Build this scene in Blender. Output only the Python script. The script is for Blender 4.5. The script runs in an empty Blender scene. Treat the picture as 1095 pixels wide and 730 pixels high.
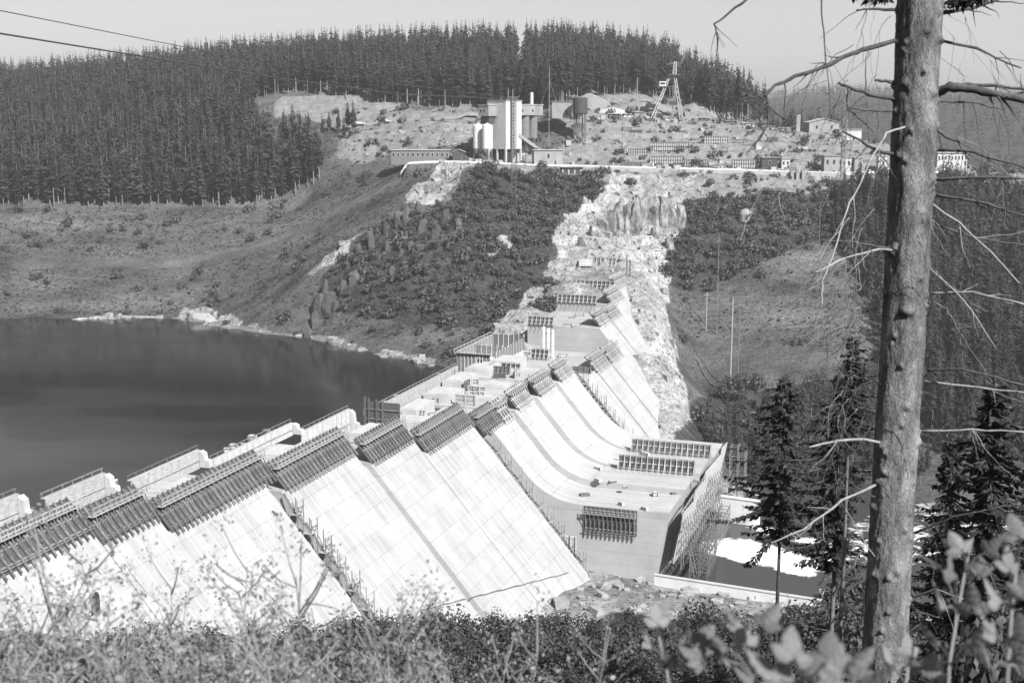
# A gravity dam under construction in a wooded valley, seen from the hillside; black and white photograph.
SKY_STR = 0.057; SUN_STR = 4.9; HAZE = 0.00014; EXPO = 1.22
import bpy, math, random
import numpy as np
from mathutils import Vector, Matrix
random.seed(7); RS = np.random.RandomState(11)
sc = bpy.context.scene
COL = sc.collection
rad = math.radians

# ------------------------------------------------------------------ camera model (photo pixels 1095x730 -> world points)
FPX = 1322.0
PIT = math.atan((365 - 130) / FPX)
CAM = np.array([0, 0, 100.0])
CR = np.array([1.0, 0, 0]); CF = np.array([0, math.cos(PIT), -math.sin(PIT)]); CU = np.array([0, math.sin(PIT), math.cos(PIT)])
def ray(x, y): return CR * ((x - 547.5) / FPX) + CU * ((365 - y) / FPX) + CF
def atY(x, y, Y): d = ray(x, y); return CAM + d * (Y / d[1])
def atZ(x, y, z): d = ray(x, y); return CAM + d * ((z - 100) / d[2])
def proj(p):
    q = np.asarray(p, float) - CAM
    w = np.maximum(q @ CF, 1e-3)
    return np.stack([547.5 + FPX * (q @ CR) / w, 365 - FPX * (q @ CU) / w], -1)
# dam frame: u along the axis (away from the camera), v downstream
UU = np.array([0.31935442, 0.94763535, 0.0]); VV = np.array([0.94763535, -0.31935442, 0.0]); ZZ = np.array([0, 0, 1.0])
PD = np.array([-76.176, 192.883, 0.0])
DROT = -math.atan2(0.31935442, 0.94763535)          # local x = v, local y = u
def D(u, v, z): return PD + UU * u + VV * v + ZZ * z
CS = 0.85
def wv(z, off=0.0): return 16 + CS * (40 - z) + off
NF = VV + CS * ZZ; NF = NF / np.linalg.norm(NF)       # outward normal of the downstream face
SF = VV * CS - ZZ; SF = SF / np.linalg.norm(SF)       # down the slope

# ------------------------------------------------------------------ mesh and object helpers
class MB:
    def __init__(s): s.v = []; s.f = []
    def add(s, vs, fs):
        b = len(s.v); s.v += [tuple(map(float, p)) for p in vs]; s.f += [tuple(i + b for i in f) for f in fs]
    def box(s, c, ax, ay, az):                        # centre and three half vectors
        c = np.asarray(c, float); ax, ay, az = (np.asarray(a, float) for a in (ax, ay, az))
        vs = [c + i * ax + j * ay + k * az for k in (-1, 1) for j in (-1, 1) for i in (-1, 1)]
        fs = [(0, 2, 3, 1), (4, 5, 7, 6), (0, 1, 5, 4), (2, 6, 7, 3), (0, 4, 6, 2), (1, 3, 7, 5)]
        if np.dot(np.cross(ax, ay), az) < 0: fs = [f[::-1] for f in fs]
        s.add(vs, fs); return s
    def cube(s, x0, x1, y0, y1, z0, z1):
        return s.box(((x0 + x1) / 2, (y0 + y1) / 2, (z0 + z1) / 2), ((x1 - x0) / 2, 0, 0), (0, (y1 - y0) / 2, 0), (0, 0, (z1 - z0) / 2))
    def beam(s, a, b, w, h=None, up=(0, 0, 1)):
        a = np.asarray(a, float); b = np.asarray(b, float); d = b - a; L = np.linalg.norm(d)
        if L < 1e-6: return s
        d = d / L; up = np.asarray(up, float); x = np.cross(d, up)
        if np.linalg.norm(x) < 1e-3: x = np.cross(d, (1, 0, 0.1))
        x = x / np.linalg.norm(x); y = np.cross(x, d); h = w if h is None else h
        return s.box((a + b) / 2, x * w / 2, y * h / 2, d * L / 2)
    def tube(s, pts, r, n=6, cap=True):
        pts = [np.asarray(p, float) for p in pts]; r = list(r) if hasattr(r, '__len__') else [r] * len(pts)
        b = len(s.v); ref = None
        for i, p in enumerate(pts):
            d = pts[min(i + 1, len(pts) - 1)] - pts[max(i - 1, 0)]; d = d / (np.linalg.norm(d) + 1e-9)
            if ref is None: ref = np.array([1.0, 0, 0]) if abs(d[0]) < 0.8 else np.array([0, 1.0, 0])
            x = ref - d * np.dot(ref, d); x = x / np.linalg.norm(x); ref = x; y = np.cross(d, x)
            for k in range(n):
                t = 2 * math.pi * k / n; s.v.append(tuple(p + r[i] * (math.cos(t) * x + math.sin(t) * y)))
        for i in range(len(pts) - 1):
            for k in range(n):
                a0 = b + i * n + k; a1 = b + i * n + (k + 1) % n
                s.f.append((a0, a1, a1 + n, a0 + n))
        if cap:
            s.f.append(tuple(b + k for k in range(n))[::-1]); s.f.append(tuple(b + (len(pts) - 1) * n + k for k in range(n)))
        return s
    def lathe(s, prof, n=20, c=(0, 0, 0)):            # (r, z) profile round a vertical axis
        b = len(s.v)
        for r, z in prof:
            for k in range(n):
                t = 2 * math.pi * k / n; s.v.append((c[0] + r * math.cos(t), c[1] + r * math.sin(t), c[2] + z))
        for i in range(len(prof) - 1):
            for k in range(n):
                a0 = b + i * n + k; a1 = b + i * n + (k + 1) % n
                s.f.append((a0, a1, a1 + n, a0 + n))
        s.f.append(tuple(b + k for k in range(n))[::-1]); s.f.append(tuple(b + (len(prof) - 1) * n + k for k in range(n)))
        return s
    def extrude(s, poly, y0, y1):                     # poly in (x, z), swept along y
        n = len(poly)
        a = 0.5 * sum(poly[i][0] * poly[(i + 1) % n][1] - poly[(i + 1) % n][0] * poly[i][1] for i in range(n))
        if a < 0: poly = poly[::-1]
        vs = [(p[0], y0, p[1]) for p in poly] + [(p[0], y1, p[1]) for p in poly]
        fs = [tuple(range(n)), tuple(range(n, 2 * n))[::-1]]
        fs += [(i, i + n, (i + 1) % n + n, (i + 1) % n) for i in range(n)]
        s.add(vs, fs); return s
    def mesh(s, name, m, smooth=False):
        me = bpy.data.meshes.new(name); me.from_pydata(s.v, [], s.f)
        if m: me.materials.append(m)
        if smooth: me.polygons.foreach_set('use_smooth', [True] * len(me.polygons))
        me.update(); return me
    def build(s, name, m, parent=None, smooth=False):
        o = bpy.data.objects.new(name, s.mesh(name, m, smooth)); COL.objects.link(o)
        if parent: o.parent = parent
        return o
def tag(o, label=None, cat=None, group=None, kind=None):
    for k, x in (('label', label), ('category', cat), ('group', group), ('kind', kind)):
        if x: o[k] = x
    return o
def thing(name, loc, label, cat, group=None, rotz=0.0):
    o = bpy.data.objects.new(name, None); COL.objects.link(o); o.empty_display_size = 0.3
    o.location = tuple(map(float, loc)); o.rotation_euler = (0, 0, rotz); return tag(o, label, cat, group, 'thing')
def copy_tree(o, parent=None):
    c = o.copy(); COL.objects.link(c)
    if parent: c.parent = parent
    for ch in list(o.children): copy_tree(ch, c)
    return c
def np_mesh(name, V, F, mats, midx=None, smooth=False):   # F: (m, k) array
    me = bpy.data.meshes.new(name); F = np.asarray(F, np.int32); m, k = F.shape
    me.vertices.add(len(V)); me.vertices.foreach_set('co', np.asarray(V, np.float32).ravel())
    me.loops.add(m * k); me.loops.foreach_set('vertex_index', F.ravel())
    me.polygons.add(m); me.polygons.foreach_set('loop_start', np.arange(0, m * k, k, dtype=np.int32))
    for x in mats: me.materials.append(x)
    if midx is not None: me.polygons.foreach_set('material_index', np.asarray(midx, np.int32))
    me.polygons.foreach_set('use_smooth', np.full(m, smooth))
    me.update(calc_edges=True); me.validate(); return me
def link(name, me, parent=None, loc=None):
    o = bpy.data.objects.new(name, me); COL.objects.link(o)
    if parent: o.parent = parent
    if loc is not None: o.location = tuple(map(float, loc))
    return o

# ------------------------------------------------------------------ numpy value noise
_T = np.random.RandomState(3).rand(256, 256)
def vnoise(x, y):
    xi = np.floor(x).astype(int); yi = np.floor(y).astype(int); fx = x - xi; fy = y - yi
    fx = fx * fx * (3 - 2 * fx); fy = fy * fy * (3 - 2 * fy)
    g = lambda a, b: _T[a & 255, b & 255]
    return (g(xi, yi) * (1 - fx) + g(xi + 1, yi) * fx) * (1 - fy) + (g(xi, yi + 1) * (1 - fx) + g(xi + 1, yi + 1) * fx) * fy
def fbm(x, y, s, octv=4):
    t = 0; a = 1; n = 0
    for i in range(octv):
        t = t + a * (vnoise(x / s + 17.3 * i, y / s + 5.1 * i) - 0.5); n += a; a *= 0.55; s *= 0.5
    return t / n * 2
def inpoly(P, poly):
    x, y = P[..., 0], P[..., 1]; r = np.zeros(x.shape, bool); n = len(poly)
    for i in range(n):
        x0, y0 = poly[i]; x1, y1 = poly[(i + 1) % n]
        if y0 == y1: continue
        c = ((y0 > y) != (y1 > y)) & (x < (x1 - x0) * (y - y0) / (y1 - y0) + x0); r ^= c
    return r

# ------------------------------------------------------------------ materials (all neutral greys: the photograph is black and white)
def g3(x): return (x, x, x, 1)
def nodes(name):
    m = bpy.data.materials.new(name); m.use_nodes = True; nt = m.node_tree
    b = nt.nodes['Principled BSDF']; b.inputs['Specular IOR Level'].default_value = 0.25
    return m, nt, b
def nn(nt, t, **kw):
    n = nt.nodes.new(t)
    for k, x in kw.items():
        if k in ('operation', 'data_type', 'blend_type', 'attribute_name', 'feature', 'distance', 'noise_dimensions'): setattr(n, k, x)
        else: n.inputs[k].default_value = x
    return n
def L(nt, a, b): nt.links.new(a, b)
def ramp(nt, src, stops):
    r = nt.nodes.new('ShaderNodeValToRGB'); e = r.color_ramp.elements
    while len(e) < len(stops): e.new(0.5)
    for i, (p, c) in enumerate(stops): e[i].position = p; e[i].color = g3(c)
    L(nt, src, r.inputs[0]); return r.outputs[0]
def coords(nt, kind='Object', scale=(1, 1, 1)):
    tc = nt.nodes.new('ShaderNodeTexCoord'); mp = nt.nodes.new('ShaderNodeMapping'); mp.inputs['Scale'].default_value = scale
    L(nt, tc.outputs[kind], mp.inputs['Vector']); return mp.outputs[0]
def mat(name, lo, hi, scale=1.0, rough=0.9, bump=0.0, stretch=(1, 1, 1), detail=6, metallic=0, spread=0.25, rand=0.0, bscale=None):
    m, nt, b = nodes(name); co = coords(nt, 'Object', stretch)
    n = nn(nt, 'ShaderNodeTexNoise', Scale=scale, Detail=detail, Roughness=0.65); L(nt, co, n.inputs['Vector'])
    c = ramp(nt, n.outputs[0], [(0.5 - spread, lo), (0.5 + spread, hi)])
    if rand:
        oi = nt.nodes.new('ShaderNodeObjectInfo')
        mr = nn(nt, 'ShaderNodeMapRange'); L(nt, oi.outputs['Random'], mr.inputs[0]); mr.inputs[3].default_value = 1 - rand; mr.inputs[4].default_value = 1 + rand
        mx = nn(nt, 'ShaderNodeVectorMath', operation='SCALE'); L(nt, c, mx.inputs[0]); L(nt, mr.outputs[0], mx.inputs['Scale']); c = mx.outputs[0]
    L(nt, c, b.inputs['Base Color']); b.inputs['Roughness'].default_value = rough; b.inputs['Metallic'].default_value = metallic
    if bump:
        n2 = nn(nt, 'ShaderNodeTexNoise', Scale=bscale or scale * 3, Detail=8, Roughness=0.7); L(nt, co, n2.inputs['Vector'])
        bp = nn(nt, 'ShaderNodeBump', Strength=min(bump, 1), Distance=0.1 * max(1, bump)); L(nt, n2.outputs[0], bp.inputs['Height']); L(nt, bp.outputs[0], b.inputs['Normal'])
    return m
def leafmat(name, lo, hi, scale, trans=0.25, rand=0.25, kind='Object'):
    m, nt, b = nodes(name); co = coords(nt, kind)
    n = nn(nt, 'ShaderNodeTexNoise', Scale=scale, Detail=3); L(nt, co, n.inputs['Vector'])
    c = ramp(nt, n.outputs[0], [(0.3, lo), (0.7, hi)])
    oi = nt.nodes.new('ShaderNodeObjectInfo'); mr = nn(nt, 'ShaderNodeMapRange'); L(nt, oi.outputs['Random'], mr.inputs[0])
    mr.inputs[3].default_value = 1 - rand; mr.inputs[4].default_value = 1 + rand
    mx = nn(nt, 'ShaderNodeVectorMath', operation='SCALE'); L(nt, c, mx.inputs[0]); L(nt, mr.outputs[0], mx.inputs['Scale'])
    L(nt, mx.outputs[0], b.inputs['Base Color']); b.inputs['Roughness'].default_value = 0.6
    t = nt.nodes.new('ShaderNodeBsdfTranslucent'); L(nt, mx.outputs[0], t.inputs['Color'])
    ms = nn(nt, 'ShaderNodeMixShader', Fac=trans); L(nt, b.outputs[0], ms.inputs[1]); L(nt, t.outputs[0], ms.inputs[2])
    L(nt, ms.outputs[0], nt.nodes['Material Output'].inputs['Surface']); return m

MT = {}
MT['wood'] = mat('weathered_timber', 0.06, 0.19, 1.2, 0.85, 0.3, (1, 1, 3), rand=0.3)
MT['wood_pale'] = mat('pale_timber', 0.2, 0.44, 0.8, 0.85, 0.2, (1, 1, 3), rand=0.2)
MT['wood_dark'] = mat('dark_form_board', 0.035, 0.09, 1.5, 0.85, 0.3, (1, 1, 4), rand=0.2)
MT['plank'] = mat('scaffold_plank', 0.2, 0.34, 2.0, 0.85, 0.2, rand=0.2)
MT['steel'] = mat('dull_steel', 0.10, 0.2, 2.0, 0.6, 0.1, rand=0.2)
MT['steel_dark'] = mat('dark_steel', 0.05, 0.1, 2.0, 0.6, 0.1, rand=0.2)
MT['conc'] = mat('raw_concrete', 0.26, 0.4, 0.35, 0.92, 0.3, (1, 1, 0.5), bscale=2.0)
MT['conc_pale'] = mat('pale_concrete', 0.42, 0.56, 0.3, 0.92, 0.25, (1, 1, 0.6), bscale=2.0)
MT['plaster'] = mat('grey_plaster', 0.15, 0.26, 0.4, 0.9, 0.1, (1, 1, 0.4))
MT['plaster_white'] = mat('white_plaster', 0.28, 0.42, 0.4, 0.9, 0.1, (1, 1, 0.4))
MT['sheet'] = mat('corrugated_sheet', 0.08, 0.18, 0.8, 0.6, 0.2, (4, 4, 0.3))
MT['roof'] = mat('roofing_felt', 0.14, 0.24, 0.7, 0.85, 0.1)
MT['roof_pale'] = mat('pale_sheet_roof', 0.2, 0.34, 0.7, 0.7, 0.1)
MT['tar'] = mat('tarred_boards', 0.025, 0.06, 1.0, 0.8, 0.2)
MT['glass'] = mat('dark_window_glass', 0.02, 0.03, 1.0, 0.15)
MT['quarry'] = mat('quarry_face_rock', 0.05, 0.26, 0.5, 0.95, 1.6, (1, 1, 0.5), detail=12, bscale=1.4, spread=0.13)
MT['gravel'] = mat('gravel_heap_stone', 0.1, 0.2, 1.2, 0.95, 1.0, bscale=5)
MT['rock'] = mat('broken_rock', 0.2, 0.42, 0.9, 0.95, 0.8, bscale=3, rand=0.3)
MT['boulder'] = mat('grey_outcrop', 0.03, 0.09, 0.5, 0.95, 1.0, bscale=2, rand=0.2)
MT['bark'] = None
MT['trunk'] = mat('spruce_trunk_bark', 0.06, 0.2, 1.5, 0.95, 0.4, rand=0.25)
MT['needle'] = leafmat('spruce_needles', 0.013, 0.036, 0.35, 0.15, 0.4)
MT['needle_near'] = leafmat('near_spruce_needles', 0.014, 0.034, 1.5, 0.12, 0.2)
MT['leaf'] = leafmat('bush_leaves', 0.015, 0.075, 0.9, 0.1, 0.4)
MT['leaf_mid'] = leafmat('young_tree_leaves', 0.03, 0.08, 1.2, 0.25, 0.3)
MT['leaf_near'] = leafmat('bramble_leaves', 0.09, 0.2, 14.0, 0.3, 0.25)
MT['weed'] = leafmat('weed_leaves', 0.12, 0.3, 3.0, 0.35, 0.3)
MT['grass'] = leafmat('dry_grass_blades', 0.14, 0.34, 1.2, 0.35, 0.3)
MT['scrub'] = leafmat('heath_scrub', 0.022, 0.08, 0.12, 0.15, 0.0)
MT['stem'] = mat('green_stem', 0.1, 0.2, 3.0, 0.8)
MT['deadwood'] = mat('dead_branch_bark', 0.035, 0.09, 8.0, 0.9, 0.4, rand=0.3)
MT['deadwood_pale'] = mat('bleached_branch', 0.12, 0.3, 8.0, 0.9, 0.3)
MT['cable'] = mat('steel_cable', 0.03, 0.05, 2.0, 0.5)

def mat_damface(name='dam_face_concrete', base=0.262):
    # dam-local coordinates: x = downstream, y = along the axis, z = up; lift joints, shutter panels and run-off streaks
    m, nt, b = nodes(name); tc = nt.nodes.new('ShaderNodeTexCoord')
    sp = nt.nodes.new('ShaderNodeSeparateXYZ'); L(nt, tc.outputs['Object'], sp.inputs[0])
    def mth(op, a, bb=None, c=None):
        n = nt.nodes.new('ShaderNodeMath'); n.operation = op
        for i, q in enumerate((a, bb, c)):
            if q is None: continue
            if isinstance(q, (int, float)): n.inputs[i].default_value = q
            else: L(nt, q, n.inputs[i])
        return n.outputs[0]
    yy = mth('DIVIDE', sp.outputs['Y'], 2.6); zz = mth('DIVIDE', sp.outputs['Z'], 3.3)
    cb = nt.nodes.new('ShaderNodeCombineXYZ'); L(nt, mth('FLOOR', yy), cb.inputs[0]); L(nt, mth('FLOOR', zz), cb.inputs[1])
    wn = nn(nt, 'ShaderNodeTexWhiteNoise'); L(nt, cb.outputs[0], wn.inputs['Vector'])
    fy = mth('FRACT', yy); fz = mth('FRACT', zz)
    cb2 = nt.nodes.new('ShaderNodeCombineXYZ'); L(nt, mth('FLOOR', yy), cb2.inputs[0])
    wn2 = nn(nt, 'ShaderNodeTexWhiteNoise'); L(nt, cb2.outputs[0], wn2.inputs['Vector'])
    seam = mth('MULTIPLY', mth('LESS_THAN', fy, 0.1), mth('MULTIPLY_ADD', wn2.outputs['Value'], 0.07, 0.03))   # pale seams between shutter panels
    lift = mth('MULTIPLY', mth('LESS_THAN', fz, 0.05), -0.03)
    mp = nt.nodes.new('ShaderNodeMapping'); mp.inputs['Scale'].default_value = (0.05, 0.9, 0.05); L(nt, tc.outputs['Object'], mp.inputs[0])
    st = nn(nt, 'ShaderNodeTexNoise', Scale=1.0, Detail=5, Roughness=0.6); L(nt, mp.outputs[0], st.inputs['Vector'])
    bl = nn(nt, 'ShaderNodeTexNoise', Scale=0.12, Detail=6, Roughness=0.7); L(nt, tc.outputs['Object'], bl.inputs['Vector'])
    val = mth('MULTIPLY_ADD', wn.outputs['Value'], 0.028, base)
    val = mth('ADD', val, seam); val = mth('ADD', val, lift)
    val = mth('ADD', val, mth('MULTIPLY_ADD', st.outputs[0], 0.12, -0.065)); val = mth('ADD', val, mth('MULTIPLY_ADD', bl.outputs[0], 0.19, -0.1))
    cc = nt.nodes.new('ShaderNodeCombineXYZ'); [L(nt, val, cc.inputs[i]) for i in range(3)]
    L(nt, cc.outputs[0], b.inputs['Base Color']); b.inputs['Roughness'].default_value = 0.92
    n2 = nn(nt, 'ShaderNodeTexNoise', Scale=1.5, Detail=8, Roughness=0.7); L(nt, tc.outputs['Object'], n2.inputs['Vector'])
    h = mth('ADD', n2.outputs[0], mth('MULTIPLY', mth('LESS_THAN', fz, 0.04), -0.8))
    bp = nn(nt, 'ShaderNodeBump', Strength=0.5, Distance=0.08); L(nt, h, bp.inputs['Height']); L(nt, bp.outputs[0], b.inputs['Normal'])
    return m
MT['dam'] = mat_damface(); MT['dam_brightened'] = mat_damface('brightened_dam_concrete', 0.285)  # spillway copy: paler base colour stands in for stronger light on its side wall

def mat_bark():
    m, nt, b = nodes('big_spruce_bark'); co = coords(nt, 'Object', (1, 1, 0.42))
    v = nn(nt, 'ShaderNodeTexVoronoi', Scale=85.0); L(nt, co, v.inputs['Vector'])
    n = nn(nt, 'ShaderNodeTexNoise', Scale=5.0, Detail=8, Roughness=0.7); L(nt, co, n.inputs['Vector'])
    n3 = nn(nt, 'ShaderNodeTexNoise', Scale=95.0, Detail=5, Roughness=0.8); L(nt, co, n3.inputs['Vector'])
    c1 = ramp(nt, n.outputs[0], [(0.32, 0.035), (0.48, 0.12), (0.66, 0.24)])
    c2 = ramp(nt, v.outputs['Distance'], [(0.0, 1.1), (0.55, 0.92), (0.85, 0.65)])
    c3 = ramp(nt, n3.outputs[0], [(0.35, 0.5), (0.6, 1.15)])
    a = nn(nt, 'ShaderNodeVectorMath', operation='MULTIPLY'); L(nt, c1, a.inputs[0]); L(nt, c2, a.inputs[1])
    a2 = nn(nt, 'ShaderNodeVectorMath', operation='MULTIPLY'); L(nt, a.outputs[0], a2.inputs[0]); L(nt, c3, a2.inputs[1])
    L(nt, a2.outputs[0], b.inputs['Base Color']); b.inputs['Roughness'].default_value = 0.95
    h = nn(nt, 'ShaderNodeMath', operation='SUBTRACT'); L(nt, n3.outputs[0], h.inputs[0]); L(nt, v.outputs['Distance'], h.inputs[1])
    bp = nn(nt, 'ShaderNodeBump', Strength=0.7, Distance=0.007); L(nt, h.outputs[0], bp.inputs['Height']); L(nt, bp.outputs[0], b.inputs['Normal'])
    return m
MT['bark'] = mat_bark()

def mat_ground():
    m, nt, b = nodes('hillside_ground'); co = coords(nt, 'Object')
    def noise(s, d=6, r=0.65):
        n = nn(nt, 'ShaderNodeTexNoise', Scale=s, Detail=d, Roughness=r); L(nt, co, n.inputs['Vector']); return n.outputs[0]
    edge = noise(0.35, 8, 0.85)
    def attr(a):
        s = nn(nt, 'ShaderNodeMath', operation='ADD'); L(nt, nn(nt, 'ShaderNodeAttribute', attribute_name=a).outputs['Fac'], s.inputs[0]); L(nt, edge, s.inputs[1])
        return ramp(nt, scale_(s.outputs[0]), [(0.46, 0), (0.54, 1)])
    def scale_(x):
        s = nn(nt, 'ShaderNodeMath', operation='MULTIPLY'); L(nt, x, s.inputs[0]); s.inputs[1].default_value = 0.5; return s.outputs[0]
    def mix(f, x, y):
        n = nt.nodes.new('ShaderNodeMix'); n.data_type = 'RGBA'; L(nt, f, n.inputs[0]); L(nt, x, n.inputs[6]); L(nt, y, n.inputs[7]); return n.outputs[2]
    mm = coords(nt, 'Object', (0.6, 1.5, 1.0)); mn = nn(nt, 'ShaderNodeTexNoise', Scale=0.03, Detail=10, Roughness=0.74); L(nt, mm, mn.inputs['Vector']); mead = ramp(nt, mn.outputs[0], [(0.36, 0.03), (0.47, 0.07), (0.56, 0.1), (0.68, 0.15)])
    fine = ramp(nt, noise(0.9, 6, 0.8), [(0.34, 0.4), (0.66, 1.5)])
    q = nn(nt, 'ShaderNodeVectorMath', operation='MULTIPLY'); L(nt, mead, q.inputs[0]); L(nt, fine, q.inputs[1]); c = q.outputs[0]
    dark = ramp(nt, noise(0.2, 8, 0.75), [(0.33, 0.018), (0.5, 0.04), (0.67, 0.075)]); c = mix(attr('dark'), c, dark)
    soil = ramp(nt, noise(0.3, 9, 0.8), [(0.3, 0.06), (0.47, 0.15), (0.6, 0.2), (0.72, 0.3)]); c = mix(attr('bare'), c, soil)
    v = nn(nt, 'ShaderNodeTexVoronoi', Scale=0.35); L(nt, co, v.inputs['Vector'])
    rock0 = ramp(nt, noise(0.22, 10, 0.85), [(0.32, 0.12), (0.44, 0.27), (0.55, 0.36), (0.7, 0.45)])
    spk = ramp(nt, noise(1.1, 4, 0.6), [(0.36, 0.25), (0.45, 1.0)]); mpz = coords(nt, 'Object', (1, 1, 0.12)); sn = nn(nt, 'ShaderNodeTexNoise', Scale=0.45, Detail=7, Roughness=0.7); L(nt, mpz, sn.inputs['Vector']); stk = ramp(nt, sn.outputs[0], [(0.35, 0.6), (0.6, 1.12)])
    rq = nn(nt, 'ShaderNodeVectorMath', operation='MULTIPLY'); L(nt, rock0, rq.inputs[0]); L(nt, spk, rq.inputs[1]); rq2 = nn(nt, 'ShaderNodeVectorMath', operation='MULTIPLY'); L(nt, rq.outputs[0], rq2.inputs[0]); L(nt, stk, rq2.inputs[1]); lf = ramp(nt, noise(0.045, 6, 0.7), [(0.38, 0.55), (0.56, 1.05)]); rq3 = nn(nt, 'ShaderNodeVectorMath', operation='MULTIPLY'); L(nt, rq2.outputs[0], rq3.inputs[0]); L(nt, lf, rq3.inputs[1]); rock = rq3.outputs[0]; c = mix(attr('rock'), c, rock)
    L(nt, c, b.inputs['Base Color']); b.inputs['Roughness'].default_value = 0.97; b.inputs['Specular IOR Level'].default_value = 0.05
    bp = nn(nt, 'ShaderNodeBump', Strength=1.0, Distance=0.9); L(nt, noise(0.7, 9, 0.8), bp.inputs['Height']); L(nt, bp.outputs[0], b.inputs['Normal'])
    return m
MT['ground'] = mat_ground()
def mat_water(name, base, foam=False, rough=0.12):
    m, nt, b = nodes(name); co = coords(nt, 'Object', (1, 1, 1))
    b.inputs['Base Color'].default_value = g3(base); b.inputs['Roughness'].default_value = rough; b.inputs['Specular IOR Level'].default_value = 0.5
    b.inputs['IOR'].default_value = 1.33
    n = nn(nt, 'ShaderNodeTexNoise', Scale=0.9, Detail=5, Roughness=0.6); L(nt, co, n.inputs['Vector'])
    wp = nn(nt, 'ShaderNodeTexNoise', Scale=0.012, Detail=4, Roughness=0.6); L(nt, coords(nt, 'Object', (1, 3.0, 1)), wp.inputs['Vector']); rw = ramp(nt, wp.outputs[0], [(0.42, rough * 0.3), (0.62, rough * 1.6)]); L(nt, rw, b.inputs['Roughness'])
    bp = nn(nt, 'ShaderNodeBump', Strength=0.22, Distance=0.1); L(nt, n.outputs[0], bp.inputs['Height']); L(nt, bp.outputs[0], b.inputs['Normal'])
    if foam:
        co2 = coords(nt, 'Object', (0.35, 0.55, 1)); n2 = nn(nt, 'ShaderNodeTexNoise', Scale=0.5, Detail=10, Roughness=0.72); L(nt, co2, n2.inputs['Vector'])
        at = nn(nt, 'ShaderNodeAttribute', attribute_name='foam')
        ad = nn(nt, 'ShaderNodeMath', operation='ADD'); L(nt, n2.outputs[0], ad.inputs[0]); L(nt, at.outputs['Fac'], ad.inputs[1])
        f = ramp(nt, ad.outputs[0], [(0.68, 0.0), (0.82, 1.0)])
        c = ramp(nt, f, [(0.0, base), (1.0, 0.75)]); L(nt, c, b.inputs['Base Color'])
        r = ramp(nt, f, [(0, rough), (1, 0.9)]); L(nt, r, b.inputs['Roughness'])
    return m
MT['lake'] = mat_water('reservoir_water', 0.012)
MT['river'] = mat_water('river_water', 0.035, True, 0.2)
# ------------------------------------------------------------------ terrain: control points -> smooth surface -> relief
ctl = []
def cpix(px, py, Y, z=None):
    p = atY(px, py, Y); ctl.append((p[0], p[1], p[2] if z is None else z))
def cw(x, y, z): ctl.append((x, y, z))
def cd(u, v, z): p = D(u, v, z); ctl.append(tuple(p))
for a in [(0,340,537),(100,340,537),(190,339,537),(250,350,512),(330,360,489),(400,377,454),(470,390,431)]: cpix(*a, z=15.2)
cpix(-150, 340, 537, 15); cpix(-400, 335, 550, 15)
for a in [(0,280,588),(150,280,588),(280,280,570),(0,224,640),(150,224,640),(265,224,632),(-200,224,650),(330,207,635),
          (330,330,500),(340,290,515),(430,300,490),(480,330,465),(430,240,535),(520,280,500),(560,330,470),(540,240,525),
          (380,215,590),(350,170,640),(420,175,620),(440,222,548),(455,174,596),(480,175,585),(560,178,582),(640,181,580),(720,182,580),(800,183,580),(950,185,580),
          (450,142,640),(520,125,662),(400,119,690),(470,117,690),(350,104,720),(300,107,715),
          (650,150,622),(560,150,630),(650,131,640),(700,130,644),(760,133,650),(800,135,662),(650,121.5,657),(700,120.5,661),(615,120,652),(740,124,664),(700,112,690),(620,109,690),(770,124,690),(850,140,640),(900,146,630),(930,151,625),
          (0,101,930),(100,98,930),(200,88,930),(300,80,900),(400,72,860),(480,66,840),(600,64,840),(690,70,830),(740,92,800),(790,118,750),(815,130,740),
          (-200,108,930),(-500,118,930),
          (720,330,490),(710,250,530),(705,215,552),(800,300,500),(800,400,450),(790,450,425),(900,300,500),(930,215,555),(900,400,445),
          (1050,300,490),(1050,205,560),(1050,450,400),(1200,300,490),(1200,450,390),(1300,195,570),(760,215,555),
          (710,460,439),(740,440,460),(690,285,508),(640,280,505),(600,300,490),(570,340,465),
          (620,250,530),(660,247,535),(660,203,563),(660,191,572),(600,215,550)]: cpix(*a)
for px in (455, 560, 640, 720, 800, 900):
    p = atY(px, 180, 604); cw(p[0], 604, 81.5 - 0.011 * (px - 455))
for a in [(0,930),(200,930),(400,860),(600,840),(740,800),(815,740)]:
    p = atY(a[0], 95, a[1] + 220); cw(p[0], p[1], 75)
for a in [(850,700,70),(950,720,50),(1095,720,60),(1000,1200,40)]:
    p = atY(a[0], 150, a[1]); cw(p[0], p[1], a[2])
cpix(1050, 128, 1500); cpix(1200, 110, 1500); cpix(860, 98, 2600); cpix(1000, 101, 2600); cpix(1095, 112, 2400); cpix(1300, 110, 2500); cpix(700, 135, 2600); cpix(300, 150, 2600); cpix(-300, 150, 2600)
for a in [(130,82,-14),(160,92,-14),(200,95,-14),(190,120,-14),(150,125,-14),(215,85,-13),(211,140,-13),(118,80,-10.5),(110,112,-9.5),(100,60,-8),(116,62,-11),(124,60,-12),(240,70,-10)]: cd(*a)
for a in [(30,-6,6),(100,-6,-2),(180,-6,2),(100,-80,0),(0,-80,6),(200,-60,2),(-20,-10,25),(-45,0,39),(-70,20,52),(-60,-60,32),(-70,-160,30),(-20,25,27),(0,36,16),(25,44,8),(60,50,0),(230,-4,18),(270,-4,32),(300,4,40),(340,10,50),(340,25,48)]: cd(*a)
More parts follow.
